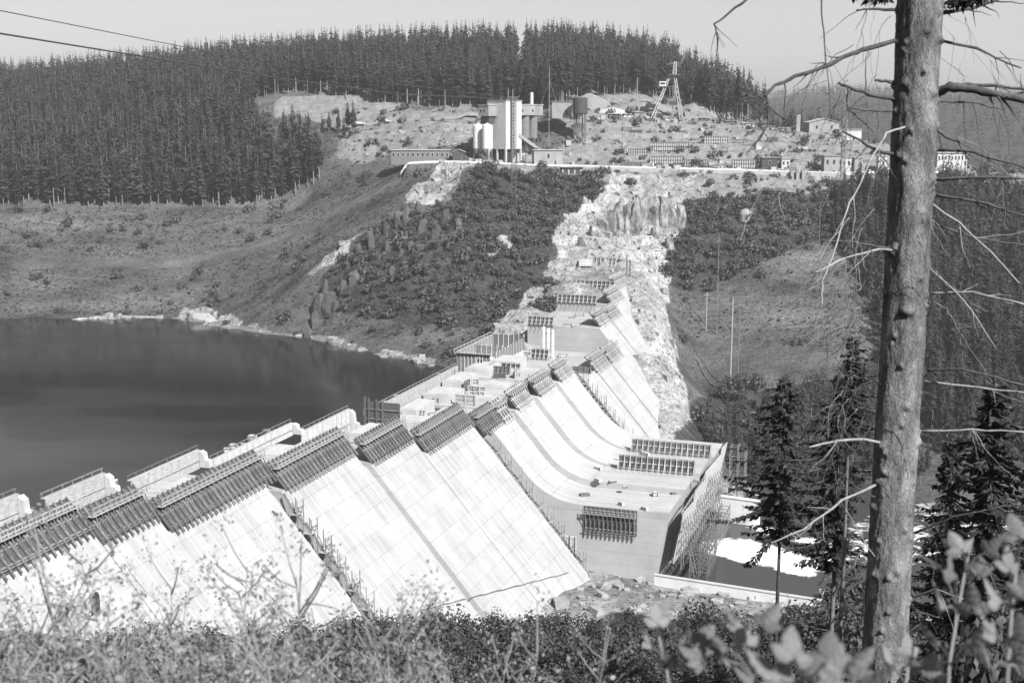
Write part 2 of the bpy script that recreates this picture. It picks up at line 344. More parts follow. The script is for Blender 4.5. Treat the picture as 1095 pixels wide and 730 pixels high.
for a in [(0,0,98.3),(0,4,97.2),(0,10,94.6),(0,25,87),(0,50,75.5),(0,100,54.5),(0,150,33),(-20,220,3),(0,252,-9),(60,100,57),(60,200,8),(60,246,-9.5),(150,100,57),(150,200,12),(150,270,-10),(150,330,-13),
          (-60,50,77),(-60,100,56),(-50,140,38),(60,20,88),(-60,10,97),(0,-50,112),(-200,0,110),(300,0,110),(0,-300,140),(-200,150,60),(-300,300,30),(-180,350,5),(-400,420,8),(300,200,40),(300,350,-10),(600,400,-12),(600,0,120),(-600,0,110),(-700,400,30)]: cw(*a)
def cface(px, py, off, dz=0.0, out=0.0):                # ground meeting the dam face at a photo point
    n_ = VV + CS * ZZ; d = ray(px, py); k = np.dot(D(0, 16 + off, 40) - CAM, n_) / np.dot(d, n_); c = CAM + d * k + VV * out; ctl.append((c[0], c[1], c[2] + dz))
for a in [(668,300,2),(676,325,3),(686,355,4),(693,385,4.5),(698,415,5),(703,445,5.5),(707,474,5.6)]: cface(*a); cface(a[0], a[1], a[2], 0.5, 7.0)
for a in [(730,385,3.5),(745,410,3.5),(735,395,4.5)]: cface(a[0], a[1], a[2], 3.5, 2.0)
for a in [(300,52,9),(303,47,13),(287,50,10),(272,55,6.5),(256,58,3.5),(312,45,18)]: cd(*a)
for a in [(-3500,-3500,60),(3500,-3500,60),(-3500,3800,40),(3500,3800,60),(0,-3500,60),(-3500,0,60),(3500,0,60),(0,3800,60)]: cw(*a)
ctl = np.array(ctl); SS = 9.0
def kern(d2): return np.sqrt(d2 + SS * SS)
_d2 = ((ctl[:, None, :2] - ctl[None, :, :2]) ** 2).sum(-1)
_n = len(ctl); A_ = np.zeros((_n + 3, _n + 3)); A_[:_n, :_n] = kern(_d2) - 0.8 * np.eye(_n)
A_[:_n, _n] = 1; A_[:_n, _n + 1:] = ctl[:, :2] / 500; A_[_n:, :_n] = A_[:_n, _n:].T
W_ = np.linalg.solve(A_, np.concatenate([ctl[:, 2], [0, 0, 0]]))
def base_h(x, y):
    sh = x.shape; x = x.ravel(); y = y.ravel(); out = np.empty(len(x))
    for i in range(0, len(x), 20000):
        d2 = (x[i:i+20000, None] - ctl[None, :, 0]) ** 2 + (y[i:i+20000, None] - ctl[None, :, 1]) ** 2
        out[i:i+20000] = kern(d2) @ W_[:_n] + W_[_n] + W_[_n+1] * x[i:i+20000] / 500 + W_[_n+2] * y[i:i+20000] / 500
    return out.reshape(sh)

# ground zones, given as outlines on the far hillside
Z_ROCK = [[(590,300),(596,270),(590,250),(605,238),(600,228),(640,205),(648,188),(740,188),(735,205),(726,225),(728,252),(712,275),(716,300),(712,330),(722,380),(735,420),(738,445),(712,470),(690,440),(660,320),(630,330),(602,365),(556,372),(560,350),(575,325),(584,300)],
          [(432,220),(452,197),(478,172),(512,172),(498,182),(468,222)],
          [(184,342),(196,325),(228,330),(232,342),(190,348)], [(30,342),(184,338),(184,344),(30,345)], [(232,338),(290,352),(340,362),(345,368),(290,358),(232,346)], [(350,366),(400,372),(470,386),(465,394),(400,380),(350,371)], [(320,300),(350,275),(395,248),(405,240),(400,249),(352,283)], [(520,270),(540,252),(558,243),(556,250),(530,277)]]
Z_BARE = [[(640,186),(905,188),(905,204),(800,207),(735,214),(728,230),(650,215)],[(520,166),(600,158),(640,132),(700,122),(765,132),(840,138),(930,146),(1060,165),(1100,190),(1100,196),(960,196),(880,196),(640,192),(520,178),(440,176),(470,168)],
          [(290,120),(300,106),(390,104),(420,112),(510,112),(515,160),(420,160),(385,175),(360,165),(370,140),(330,128)],
          [(290,104),(400,96),(400,106),(290,112)], [(600,96),(660,96),(770,108),(800,134),(600,140)], [(170,350),(240,340),(470,384),(480,400),(300,366)]]
Z_DARK = [[(514,181),(645,188),(645,212),(600,240),(575,300),(540,300),(500,250),(470,228)], [(340,330),(345,290),(420,235),(470,225),(560,235),(590,250),(575,300),(540,340),(480,350),(420,340)],
          [(735,213),(800,206),(895,203),(960,204),(960,330),(935,300),(905,268),(860,258),(800,290),(740,310),(706,306),(712,285),(732,250)], [(880,190),(1400,190),(1400,520),(960,520),(930,400),(930,300)], [(735,430),(930,400),(960,530),(770,520),(735,480)]]
def zone(px, polys): 
    r = np.zeros(px.shape[:-1], bool)
    for p in polys: r |= inpoly(px, p)
    return r
def zones(x, y, z):
    P = proj(np.stack([x, y, z], -1)); jit = np.stack([fbm(x, y, 14, 4), fbm(x + 400, y, 14, 4)], -1) * 9
    P = P + jit; far = (y > 395)
    rock = zone(P, Z_ROCK) & far & (y < 620); bare = zone(P, Z_BARE) & far & (y < 740); dark = zone(P, Z_DARK) & far & (y < 640)
    q = np.stack([x, y, 0 * x], -1) - PD; u = q @ UU + 3 * jit[..., 0] / 9; v = q @ VV + 3 * jit[..., 1] / 9
    toe = ((u > 40) & (u < 128) & (v > 36) & (v < 74 - 0.12 * (128 - u))) | ((u > 98) & (u < 130) & (v > 50) & (v < 122)) | ((u > 186) & (v > 76) & (u < 216) & (v < 150)) | ((u > 205) & (u < 250) & (v > 30) & (v < 60))
    ab = (u > 205) & (u < 345) & (v > -13) & (v < 30) & (y > 395)
    rock = rock | toe | ab; near = (y < 300) & ~rock
    dark = (dark | (near & (y > 40)) | (y > 1000)) & ~rock
    return rock.astype(float), bare.astype(float) * (1 - rock), dark.astype(float)

def seq(a, b, s): return list(np.arange(a, b, s))
def grow(a, b, s, k):
    r = []; x = a
    while (x < b if s > 0 else x > b): r.append(x); x += s; s *= k
    r.append(b); return r
gx = np.array(sorted(set(grow(-340, -3900, -6, 1.25) + seq(-339, 330, 2.1) + grow(330, 3900, 6, 1.25))))
gy = np.array(sorted(set(grow(-22, -3900, -6, 1.3) + seq(-20, 36, 1.0) + seq(36, 400, 3.2) + seq(400, 660, 1.6) + grow(660, 4000, 2.5, 1.035))))
GX, GY = np.meshgrid(gx, gy, indexing='ij')
GZ = base_h(GX, GY)
def _bi(F, x, y):
    i = np.clip(np.searchsorted(gx, x) - 1, 0, len(gx) - 2); j = np.clip(np.searchsorted(gy, y) - 1, 0, len(gy) - 2)
    a = np.clip((x - gx[i]) / (gx[i+1] - gx[i]), 0, 1); b = np.clip((y - gy[j]) / (gy[j+1] - gy[j]), 0, 1)
    return (F[i, j] * (1-a) + F[i+1, j] * a) * (1-b) + (F[i, j+1] * (1-a) + F[i+1, j+1] * a) * b
rk, br, dk = zones(GX, GY, GZ)
def blur(F, n=1):
    for _ in range(n):
        F = (np.roll(F, 1, 0) + np.roll(F, -1, 0) + F * 2) / 4; F = (np.roll(F, 1, 1) + np.roll(F, -1, 1) + F * 2) / 4
    return F
rk1, br1, dk1 = blur(rk), blur(br), blur(dk)
# relief: heath hummocks everywhere, stepped ledges and blocks in the excavated rock
dist = np.clip((GY - 2) / 60, 0.05, 1)
rel = fbm(GX, GY, 24, 5) * 1.3 * dist
rid = 1 - np.abs(fbm(GX + 90, GY, 13, 5)) * 2.4
qq = np.stack([GX, GY, 0 * GX], -1) - PD; gu = qq @ UU; gv = qq @ VV
indam = (gu > -46) & (gu < 330) & (gv > -2) & (gv < 86)
rocky = blur(rk * (~indam), 2)
step = np.round(GZ / 4.0) * 4.0 - GZ
rel += rocky * (0.85 * step + rid * 1.7 - 0.8 + fbm(GX, GY, 4, 3) * 1.0) * (GY > 395)
rel += blur(br, 2) * (fbm(GX + 7, GY, 7, 4) * 1.5 + 0.55 * (np.round(GZ / 5.0) * 5.0 - GZ)) * (GY > 420)
knoll = blur(inpoly(proj(np.stack([GX, GY, GZ], -1)), [(330,340),(340,280),(430,230),(560,240),(600,250),(560,320),(450,345)]).astype(float) * (GY > 420) * (GY < 640), 3)
rel += knoll * (np.maximum(rid, 0) ** 2 * 3.2 - 1.0)
far2 = np.clip((GY - 1100) / 500, 0, 1); rel += far2 * fbm(GX, GY, 500, 3) * 6
terr = np.exp(-((GY - 592) / 11) ** 4) * (np.abs(proj(np.stack([GX, GY, GZ], -1))[..., 0] - 720) < 285)   # the road terrace is levelled
ptx = proj(np.stack([GX, GY, GZ], -1))[..., 0]
site = np.exp(-((GY - 650) / 9) ** 4) * (np.abs(ptx - 730) < 130)
GZ2 = GZ + rel * (1 - 0.9 * terr) * (1 - 0.7 * site)
GZ2 = GZ2 * (1 - 0.8 * terr) + (81.5 - 0.011 * (ptx - 455)) * 0.8 * terr
GZ = GZ2
def H(x, y):
    x = np.asarray(x, float); y = np.asarray(y, float); return _bi(GZ, x, y)
def h1(x, y): return float(H(np.array([x]), np.array([y]))[0])
def gp(px, Y):                                        # ground point seen in photo column px at distance Y
    x = 0.0; z = 90.0
    for _ in range(6):
        w = Y * math.cos(PIT) - (z - 100) * math.sin(PIT); x = (px - 547.5) / FPX * w; z = h1(x, Y)
    return np.array([x, Y, z])
nx, ny = GX.shape; idx = np.arange(nx * ny).reshape(nx, ny)
F = np.stack([idx[:-1, :-1], idx[1:, :-1], idx[1:, 1:], idx[:-1, 1:]], -1).reshape(-1, 4)
me = np_mesh('ground', np.stack([GX, GY, GZ], -1).reshape(-1, 3), F, [MT['ground']], smooth=True)
for nm, arr in (('rock', rk1), ('bare', br1), ('dark', dk1)):
    a = me.attributes.new(nm, 'FLOAT', 'POINT'); a.data.foreach_set('value', arr.ravel().astype(np.float32))
tag(link('ground', me), kind='structure')

# reservoir and river
def sheet(name, pts, z, m, nsub=0):
    me = bpy.data.meshes.new(name); me.from_pydata([(p[0], p[1], z) for p in pts], [], [tuple(range(len(pts)))]); me.materials.append(m); me.update()
    if me.polygons[0].normal.z < 0: me.flip_normals()
    return tag(link(name, me), kind='structure')
sheet('reservoir_water', [D(-80, -10, 0), D(-46, 4.5, 0), D(268, 4.5, 0), D(300, -20, 0), D(330, -60, 0), D(420, -400, 0), D(400, -700, 0), D(-60, -700, 0), D(-80, -300, 0)], 15.0, MT['lake'])
ru, rv = np.meshgrid(np.linspace(112, 320, 105), np.linspace(80.2, 330, 126), indexing='ij')
RV = PD + ru[..., None] * UU + rv[..., None] * VV; RV[..., 2] = -12.2
pp = proj(RV)
fo = np.full(ru.shape, -0.1)
for poly, val in (([(742,588),(735,583),(762,575),(800,575),(850,590),(870,600),(870,622),(820,606),(780,598)], 0.5), ([(780,560),(800,556),(835,566),(880,578),(880,586),(830,576)], 0.36), ([(870,560),(1100,520),(1100,600),(870,610)], 0.2)):
    fo = np.where(inpoly(pp, poly), val, fo)
fo = blur(fo, 2)
idr = np.arange(ru.size).reshape(ru.shape); FR = np.stack([idr[:-1, :-1], idr[:-1, 1:], idr[1:, 1:], idr[1:, :-1]], -1).reshape(-1, 4)
me = np_mesh('river_water', RV.reshape(-1, 3), FR, [MT['river']], smooth=True)
if me.polygons[0].normal.z < 0: me.flip_normals()
a = me.attributes.new('foam', 'FLOAT', 'POINT'); a.data.foreach_set('value', fo.ravel().astype(np.float32)); tag(link('river_water', me), kind='structure')

# terrace road with a kerb edge, draped on the levelled ledge
def drape(name, pts, w, lift, m, kind='structure'):
    mb = MB(); P = []
    for i, (px, Y) in enumerate(pts): P.append(gp(px, Y))
    Q = []
    for i in range(len(P) - 1):
        for t in np.linspace(0, 1, 12, endpoint=False): Q.append(P[i] * (1 - t) + P[i+1] * t)
    Q.append(P[-1]); vs = []
    for i, q in enumerate(Q):
        d = Q[min(i+1, len(Q)-1)] - Q[max(i-1, 0)]; nrm = np.array([-d[1], d[0], 0]); nrm = nrm / (np.linalg.norm(nrm) + 1e-9)
        zc = max(h1(*(q + nrm * w / 2 * s)[:2]) for s in (-1, -0.5, 0, 0.5, 1))
        for s in (-1, 1):
            p = q + nrm * w / 2 * s; vs.append((p[0], p[1], zc + lift))
        for s in (-1, 1):
            p = q + nrm * (w / 2 + 0.6) * s; vs.append((p[0], p[1], zc + lift - 1.6))
    fs = []
    for i in range(len(Q) - 1):
        a = i * 4; b = a + 4; fs += [(a, b, b+1, a+1), (a+2, b+2, b, a), (a+1, b+1, b+3, a+3)]
    me = bpy.data.meshes.new(name); me.from_pydata(vs, [], fs); me.materials.append(m); me.update(); return tag(link(name, me), kind=kind)
MT['road'] = mat('dusty_road', 0.3, 0.46, 0.4, 0.95, 0.3)
MT['track'] = mat('dirt_track', 0.12, 0.22, 0.4, 0.95, 0.3)
drape('terrace_road', [(430, 592), (480, 590), (560, 588), (640, 586), (760, 586), (880, 587), (1010, 592)], 8.0, 0.25, MT['road'])
drape('hill_track', [(372, 672), (430, 666), (512, 664)], 3.0, 0.15, MT['track'])

# ------------------------------------------------------------------ sky, sun, air, camera
SUND = np.array([0.50, -0.74, 0.80]); SUND = SUND / np.linalg.norm(SUND)
el = math.asin(SUND[2]); az = math.atan2(SUND[0], SUND[1])
w = bpy.data.worlds.new('World'); sc.world = w; w.use_nodes = True; nt = w.node_tree; bg = nt.nodes['Background']
sky = nt.nodes.new('ShaderNodeTexSky'); sky.sky_type = 'NISHITA'; sky.sun_disc = False; sky.sun_elevation = el; sky.sun_rotation = az
sky.air_density = 1.2; sky.dust_density = 2.5; sky.ozone_density = 1.0; sky.altitude = 500
bw = nt.nodes.new('ShaderNodeRGBToBW'); nt.links.new(sky.outputs[0], bw.inputs[0]); nt.links.new(bw.outputs[0], bg.inputs[0]); bg.inputs[1].default_value = SKY_STR
sl = bpy.data.lights.new('sun', 'SUN'); sl.energy = SUN_STR; sl.angle = rad(0.5); sl.color = (1, 0.995, 0.985)
so = bpy.data.objects.new('sun', sl); COL.objects.link(so); so.rotation_euler = Vector(SUND).to_track_quat('Z', 'Y').to_euler(); so.location = (100, -100, 300)
hz = MB(); hz.cube(-3950, 3950, -3950, 4050, -60, 330); hm = bpy.data.materials.new('summer_haze'); hm.use_nodes = True; hn = hm.node_tree
hn.nodes.remove(hn.nodes['Principled BSDF']); pv = hn.nodes.new('ShaderNodeVolumePrincipled'); pv.inputs['Color'].default_value = g3(0.9); pv.inputs['Density'].default_value = HAZE; pv.inputs['Anisotropy'].default_value = 0.2
hn.links.new(pv.outputs[0], hn.nodes['Material Output'].inputs['Volume'])
if HAZE > 0: tag(hz.build('haze', hm), kind='stuff')
cd_ = bpy.data.cameras.new('camera'); cam = bpy.data.objects.new('camera', cd_); COL.objects.link(cam); sc.camera = cam
cd_.sensor_width = 36; cd_.lens = 36 * FPX / 1095; cd_.clip_start = 0.05; cd_.clip_end = 12000
cam.location = (0, 0, 100); cam.rotation_euler = (math.pi / 2 - PIT, 0, 0)
cd_.dof.use_dof = True; cd_.dof.focus_distance = 260; cd_.dof.aperture_fstop = 5.0
sc.view_settings.view_transform = 'Standard'; sc.view_settings.look = 'None'; sc.view_settings.gamma = 1; sc.view_settings.exposure = EXPO
sc.view_settings.use_curve_mapping = False
sc.cycles.use_denoising = True; sc.cycles.max_bounces = 4; sc.cycles.diffuse_bounces = 2; sc.cycles.glossy_bounces = 2; sc.cycles.transmission_bounces = 2; sc.cycles.volume_bounces = 0; sc.cycles.transparent_max_bounces = 4
sc.cycles.caustics_reflective = False; sc.cycles.caustics_refractive = False; sc.render.use_persistent_data = False
# ------------------------------------------------------------------ the dam: one thing, each monolith a part (local x = downstream, y = along the axis)
dam = thing('concrete_dam', PD, 'white concrete gravity dam under construction with sloping stepped face beside the dark reservoir', 'dam', rotz=DROT)
BL = [(-45, -9.4, 39.3, 0), (-9.3, 4.6, 37.5, 0.15), (4.7, 34.6, 34.8, 0), (37.4, 67.5, 32.4, 0.1), (70.4, 92.6, 29.3, 0), (92.7, 123, 26, 0.15)]
SPILL = [(131, 147, 22.6, 0.0), (147.05, 162, 23.9, 2.0), (162.05, 179, 24.5, 4.0), (179.05, 195, 25.3, 5.6)]
SPZ = {0.0: 5.0, 2.0: 6.5, 4.0: 6.8, 5.6: 7.0}
FAR = [(198, 213, 22.6, 5.6), (213.6, 229, 22.0, 5.9), (229.6, 246, 21.8, 6.2), (246.6, 263, 30.4, 4.6), (263.6, 280, 30.2, 4.9), (280.6, 301, 33.6, 3.6), (301.6, 325, 36.2, 2.6)]
UP = 3.0
def block(u0, u1, zt, off, zb=-22, name='dam_block'):
    mb = MB(); poly = [(UP, zb), (wv(zb, off), zb), (wv(zt, off), zt), (UP, zt)]
    mb.extrude(poly, u0, u1); return mb.build(name, MT['dam'], dam)
for b in BL: block(*b)
for b in FAR: block(*b)
for u0, u1, zt, off, zb in ((34.6, 37.4, 31.5, -2.2, -22), (67.5, 70.4, 28.5, -1.6, -22), (123, 131, 22.2, -6.0, -22), (195, 198, 21.5, 3.5, -22), (213, 213.6, 21.5, 4.9, -22), (229, 229.6, 21.5, 5.2, -22), (246, 246.6, 21.5, 3.4, -22), (263, 263.6, 30, 3.7, -22), (280, 280.6, 30, 2.4, -22), (301, 301.6, 33, 1.6, -22)):
    block(u0, u1, zt, off, zb, 'joint_recess')
def spill_prof(off, zt):
    za = SPZ[off]; th = math.atan2(1, CS); R = 19.0
    va = wv(za, off); t = R * math.tan(th / 2); vt = va + t; vc, zc = vt, za + R
    pts = [(wv(zt, off), zt)]
    for k in range(13):
        a = math.pi / 2 + th - th * k / 12
        pts.append((vc + R * math.cos(-a) , zc + R * math.sin(-a)))
    return pts, za
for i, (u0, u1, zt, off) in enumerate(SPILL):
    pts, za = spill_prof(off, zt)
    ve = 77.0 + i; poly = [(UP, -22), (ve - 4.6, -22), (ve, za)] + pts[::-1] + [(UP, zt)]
    mb = MB(); mb.extrude(poly, u0, u1); mb.build('spillway_block', MT['dam_brightened'], dam)
def arch(u, z, wd, ht):
    # hooded gallery mouth: pale jambs and arch standing proud of the slope, dark mouth inside
    v0 = wv(z, 0.1); pr = [(u - wd / 2, z)] + [(u - wd / 2 * math.cos(a), z + ht - wd / 2 + wd / 2 * math.sin(a)) for a in np.linspace(0, math.pi, 9)] + [(u + wd / 2, z)]
    mb = MB(); n = len(pr); vf = v0 + 0.9
    mb.add([(vf, a, b) for a, b in pr], [tuple(range(n))]); mb.build('gallery_opening', MT['tar'], dam)
    mb = MB(); k = 1.35; out = [(u + (a - u) * k, z + (b - z) * 1.12) for a, b in pr]
    vs = [(vf + 0.05, a, b) for a, b in pr] + [(vf + 0.05, a, b) for a, b in out] + [(vf - 3.5, a, b) for a, b in out]
    fs = [(i, i + 1, i + 1 + n, i + n) for i in range(n - 1)] + [(i + n, i + 1 + n, i + 1 + 2 * n, i + 2 * n) for i in range(n - 1)]
    mb.add(vs, fs); mb.build('gallery_hood', MT['conc_pale'], dam)
arch(-19.5, 31.3, 2.0, 3.0)
mb = MB(); mb.extrude([(48.2, -1.2), (52.0, -5.7), (52.4, -5.7), (52.4, -3.0), (49.6, 0.2)], 116.5, 119.2); mb.build('gallery_mouth', MT['tar'], dam)

# ------------------------------------------------------------------ climbing formwork along the downstream edge
def formwork(o, A, S, N, Lg, Hh, label, sp=1.45, board='wood_dark', steel='wood', guard=True, group='climbing formwork along the top of the dam face', tail=0.9, out=1.1):
    A, S, N = (np.asarray(q, float) for q in (A, S, N)); t = thing('climbing_formwork', o, label, 'formwork', group)
    P = lambda a, s, n: A * a + S * s + N * n
    mb = MB(); mb.box(P(Lg / 2, Hh / 2, 0.14), A * Lg / 2, S * Hh / 2, N * 0.08); mb.build('panel', MT[board], t)
    for s in (0.12, 0.5, 0.86):
        mb = MB(); mb.beam(P(0, Hh * s, 0.35), P(Lg, Hh * s, 0.35), 0.26, 0.22, N); mb.build('waler', MT[steel], t)
    hn = np.array([N[0], N[1], 0]); hn = hn / np.linalg.norm(hn); Zu = np.array([0, 0, 1.0])
    n = max(3, int(round(Lg / sp))); st = Lg / n
    mb = MB(); mb.beam(P(0, -0.1, 0.62), P(0, Hh + tail, 0.62), 0.2, 0.3, N)
    wk = P(0, Hh * 0.27, 0.6)
    mb.beam(wk + hn * out, P(0, Hh * 0.72, 0.75), 0.12, 0.12, N); mb.beam(wk, wk + hn * out, 0.12, 0.14)
    up = mb.build('upright', MT[steel], t); up.location = tuple(A * st * 0.5)
    for k in range(1, n):
        c = up.copy(); COL.objects.link(c); c.parent = t; c.location = tuple(A * (st * (k + 0.5)))
    mb = MB(); mb.box(wk + hn * (out * 0.55) + Zu * 0.12 + A * Lg / 2, A * Lg / 2, hn * out * 0.5, Zu * 0.05); mb.build('walkway', MT['plank'], t)
    if guard:
        mb = MB(); e = wk + hn * out + Zu * 0.1
        for k in range(n + 1):
            a = min(k * st + 0.1, Lg - 0.1); mb.beam(e + A * a, e + A * a + Zu * 1.35 - hn * 0.1, 0.14, 0.14)
        for z in (0.65, 1.3): mb.beam(e + Zu * z, e + Zu * z + A * Lg, 0.09, 0.16)
        mb.build('guard_rail', MT['plank'], t)
    lo = MB(); lo.beam(P(0, Hh * 0.86 + 0.55, 0.85), P(Lg, Hh * 0.86 + 0.55, 0.85), 0.1, 0.22, N); lo.build('lower_rail', MT[steel], t)
    return t
def face_form(u0, u1, f, off, label, Hz=5.0, **kw):
    o = D(u0, wv(f, off), f); return formwork(o, UU, SF, NF, u1 - u0, Hz / abs(SF[2]), label, **kw)
face_form(-40, -9.6, 44.0, 0.05, 'long dark timber formwork at the left edge of the photo, nearest of all')
face_form(-9.4, 4.4, 42.2, 0.2, 'short dark timber formwork second from the left edge, above the gallery mouth')
face_form(5.2, 38, 39.6, 0.05, 'long dark timber formwork with comb of uprights ending at the ladder scaffold joint')
face_form(38.6, 68, 37.1, 0.15, 'long dark timber formwork just right of the nearest ladder scaffold joint')
face_form(70.6, 92.3, 34.0, 0.05, 'dark formwork in front of the pale wedge of platform beside the dark post shutter')
face_form(93.4, 123.2, 30.7, 0.2, 'dark formwork in front of the wide white dam platform, above the broad striped face')
face_form(124.5, 138.5, 27.8, 0.35, 'narrow formwork above the recessed slot left of the curved spillway', sp=1.6)
face_form(139.2, 146.8, 27.3, 0.05, 'grey ribbed formwork topping the first spillway block', sp=1.7, steel='wood_pale')
face_form(148.5, 161.5, 28.6, 2.05, 'grey ribbed formwork topping the second spillway block', sp=1.7, steel='wood_pale')
face_form(163.5, 178.5, 29.2, 4.05, 'grey ribbed formwork topping the third spillway block', sp=1.7, steel='wood_pale')
face_form(181, 194.6, 30.0, 5.65, 'grey ribbed formwork topping the fourth spillway block beside the joint scaffold', sp=1.8, steel='wood_pale')
face_form(212, 228, 26.9, 5.65, 'small ribbed formwork right of the joint scaffold, left of its twin', sp=1.8, steel='wood_pale')
face_form(230, 245.5, 26.6, 5.65, 'small ribbed formwork at the foot of the tall grey block wall', sp=1.8, steel='wood_pale')
face_form(249, 263, 35.2, 4.05, 'ribbed formwork on the edge of the tall block wall', sp=2.0, steel='wood_pale')
face_form(264, 279.5, 34.6, 4.05, 'ribbed formwork between the tall block wall and the two topmost ones', sp=2.0, steel='wood_pale')
face_form(281, 300, 38.4, 3.05, 'ribbed formwork second from the far end of the dam', sp=2.2, steel='wood_pale')
face_form(302, 323, 41.0, 2.05, 'ribbed formwork at the far end of the dam below the rock', sp=2.2, steel='wood_pale')
# the formwork on the upright side of the spillway block, above the toe
formwork(D(131, 55.5, 4.9), VV, -ZZ, -UU, 13.6, 6.6, 'dark ribbed formwork hung on the upright side wall of the spillway apron', sp=1.13, guard=True, tail=1.0, out=0.9, group='formwork round the spillway apron')
# cross shutters standing on the apron
def shutter(o, A, N, Lg, Hh, label, cat='shutter', name='shutter', post=1.6, board='wood', frame='wood_pale', group=None, prop=True, rails=3):
    A, N = np.asarray(A, float), np.asarray(N, float); t = thing(name, o, label, cat, group); Zu = np.array([0, 0, 1.0])
    mb = MB(); mb.box(A * Lg / 2 + Zu * Hh / 2, A * Lg / 2, N * 0.07, Zu * Hh / 2); mb.build('panel', MT[board], t)
    n = max(2, int(round(Lg / post))); mb = MB(); mb.beam(N * 0.32 + A * 0.12, N * 0.32 + A * 0.12 + Zu * (Hh + 0.3), 0.2, 0.24, N)
    if prop: mb.beam(N * 0.35 + A * 0.12 + Zu * Hh * 0.8, N * (0.4 + Hh * 0.45) + A * 0.12 + Zu * 0.05, 0.12)
    p = mb.build('post', MT[frame], t)
    for k in range(1, n + 1):
        c = p.copy(); COL.objects.link(c); c.parent = t; c.location = tuple(A * ((Lg - 0.24) * k / n))
    for k in range(rails):
        z = Hh * (0.15 + 0.8 * k / max(1, rails - 1)); mb = MB(); mb.beam(A * 0 + N * 0.14 + Zu * z, A * Lg + N * 0.14 + Zu * z, 0.14, 0.2); mb.build('rail', MT[frame], t)
    return t
GA = 'formwork round the spillway apron'
shutter(D(160.6, 57.0, 6.4), VV, -UU, 21, 4.3, 'nearer of the two dark ribbed cross shutters on the spillway apron', board='wood_dark', group=GA)
shutter(D(178.4, 56.5, 6.9), VV, -UU, 22.8, 3.8, 'farther of the two ribbed cross shutters on the spillway apron', board='wood', group=GA)
# boarded end wall of the apron with its poles
t = thing('end_wall_shutter', D(131, 77.15, -11), 'long boarded shutter with slanting braces along the downstream end of the apron', 'shutter', GA)
Zu = np.array([0, 0, 1.0]); loc = lambda u, v, z: D(131 + u, 79.6 + v, z - 11 + 0) - D(131, 77.15, -11)
for (u0, u1, z1) in ((0.4, 15.5, 16.2), (16.2, 31.5, 17.5), (32.2, 56, 18.1), (56.5, 63.6, 18.6)):
    mb = MB(); c = (loc(u0, 0.2, 3) + loc(u1, 0.2, z1)) / 2; mb.box(c, (UU + VV * .0555) * (u1 - u0) / 2, VV * 0.09, (Zu + VV * .17) * (z1 - 3) / 2); mb.build('board_panel', MT['wood_pale'], t)
for k, z in enumerate((6.5, 9.0, 11.5, 14, 16.2)):
    mb = MB(); mb.beam(loc(0.2, 0.45, z), loc(63.6, 0.45, z + 0.5), 0.22, 0.28, VV); mb.build('waler', MT['wood_pale'], t)
mb = MB()
for k in range(22):
    mb.beam(loc(k * 3, 0.75, 2), loc(k * 3, 0.75, 16.8 + k * 0.08), 0.2); mb.beam(loc(k * 3, 0.9, 14), loc(k * 3, 4.2, 0.2), 0.16)
mb.build('brace_frame', MT['wood'], t)
# pole scaffold at the corner over the river
def scaffold(o, A, B, nx_, ny_, nz_, sx, sy, sz, label, group='pole scaffolds about the dam', r=0.09, planks=True, name='pole_scaffold', diag=True, seed=1):
    rr = random.Random(seed); A, B = np.asarray(A, float), np.asarray(B, float); t = thing(name, o, label, 'scaffold', group)
    mb = MB(); Zu = np.array([0, 0, 1.0])
    for i in range(nx_ + 1):
        for j in range(ny_ + 1):
            top = nz_ * sz + rr.uniform(0.2, 1.4); mb.beam(A * i * sx + B * j * sy, A * (i * sx + rr.uniform(-.1, .1)) + B * j * sy + Zu * top, r * 2)
    mb.build('standard', MT['wood'], t); mb = MB()
    for k in range(1, nz_ + 1):
        for j in range(ny_ + 1): mb.beam(B * j * sy + Zu * k * sz - A * 0.3, B * j * sy + Zu * (k * sz + rr.uniform(-.1, .1)) + A * (nx_ * sx + 0.3), r * 1.6)
        for i in range(nx_ + 1): mb.beam(A * i * sx + Zu * k * sz - B * 0.3, A * i * sx + Zu * k * sz + B * (ny_ * sy + 0.3), r * 1.6)
    mb.build('ledger', MT['wood'], t)
    if diag:
        mb = MB()
        for i in range(nx_):
            k = rr.randrange(nz_); mb.beam(A * i * sx + Zu * k * sz, A * (i + 1) * sx + Zu * (k + 1) * sz, r * 1.5)
        mb.build('diagonal', MT['wood'], t)
    if planks:
        for k in range(1, nz_ + 1):
            if rr.random() < 0.7: mb = MB(); mb.box(A * nx_ * sx / 2 + B * ny_ * sy / 2 + Zu * (k * sz + 0.14), A * nx_ * sx / 2, B * ny_ * sy / 2, Zu * 0.05); mb.build('plank', MT['plank'], t)
    return t
scaffold(D(134, 82, -12.5), UU, VV, 5, 2, 4, 2.6, 2.2, 2.2, 'tangled pole scaffold standing in the river edge at the near corner of the apron', planks=False, seed=3)
scaffold(D(152, 83, -12.5), UU, VV, 8, 1, 3, 3, 2.4, 2.2, 'row of pole scaffold along the river below the apron end wall', planks=False, seed=4)
scaffold(D(196, 82, -10), UU, VV, 2, 2, 7, 2.2, 2.2, 2.2, 'tall pole scaffold at the far corner of the apron against dark trees', planks=False, seed=5)

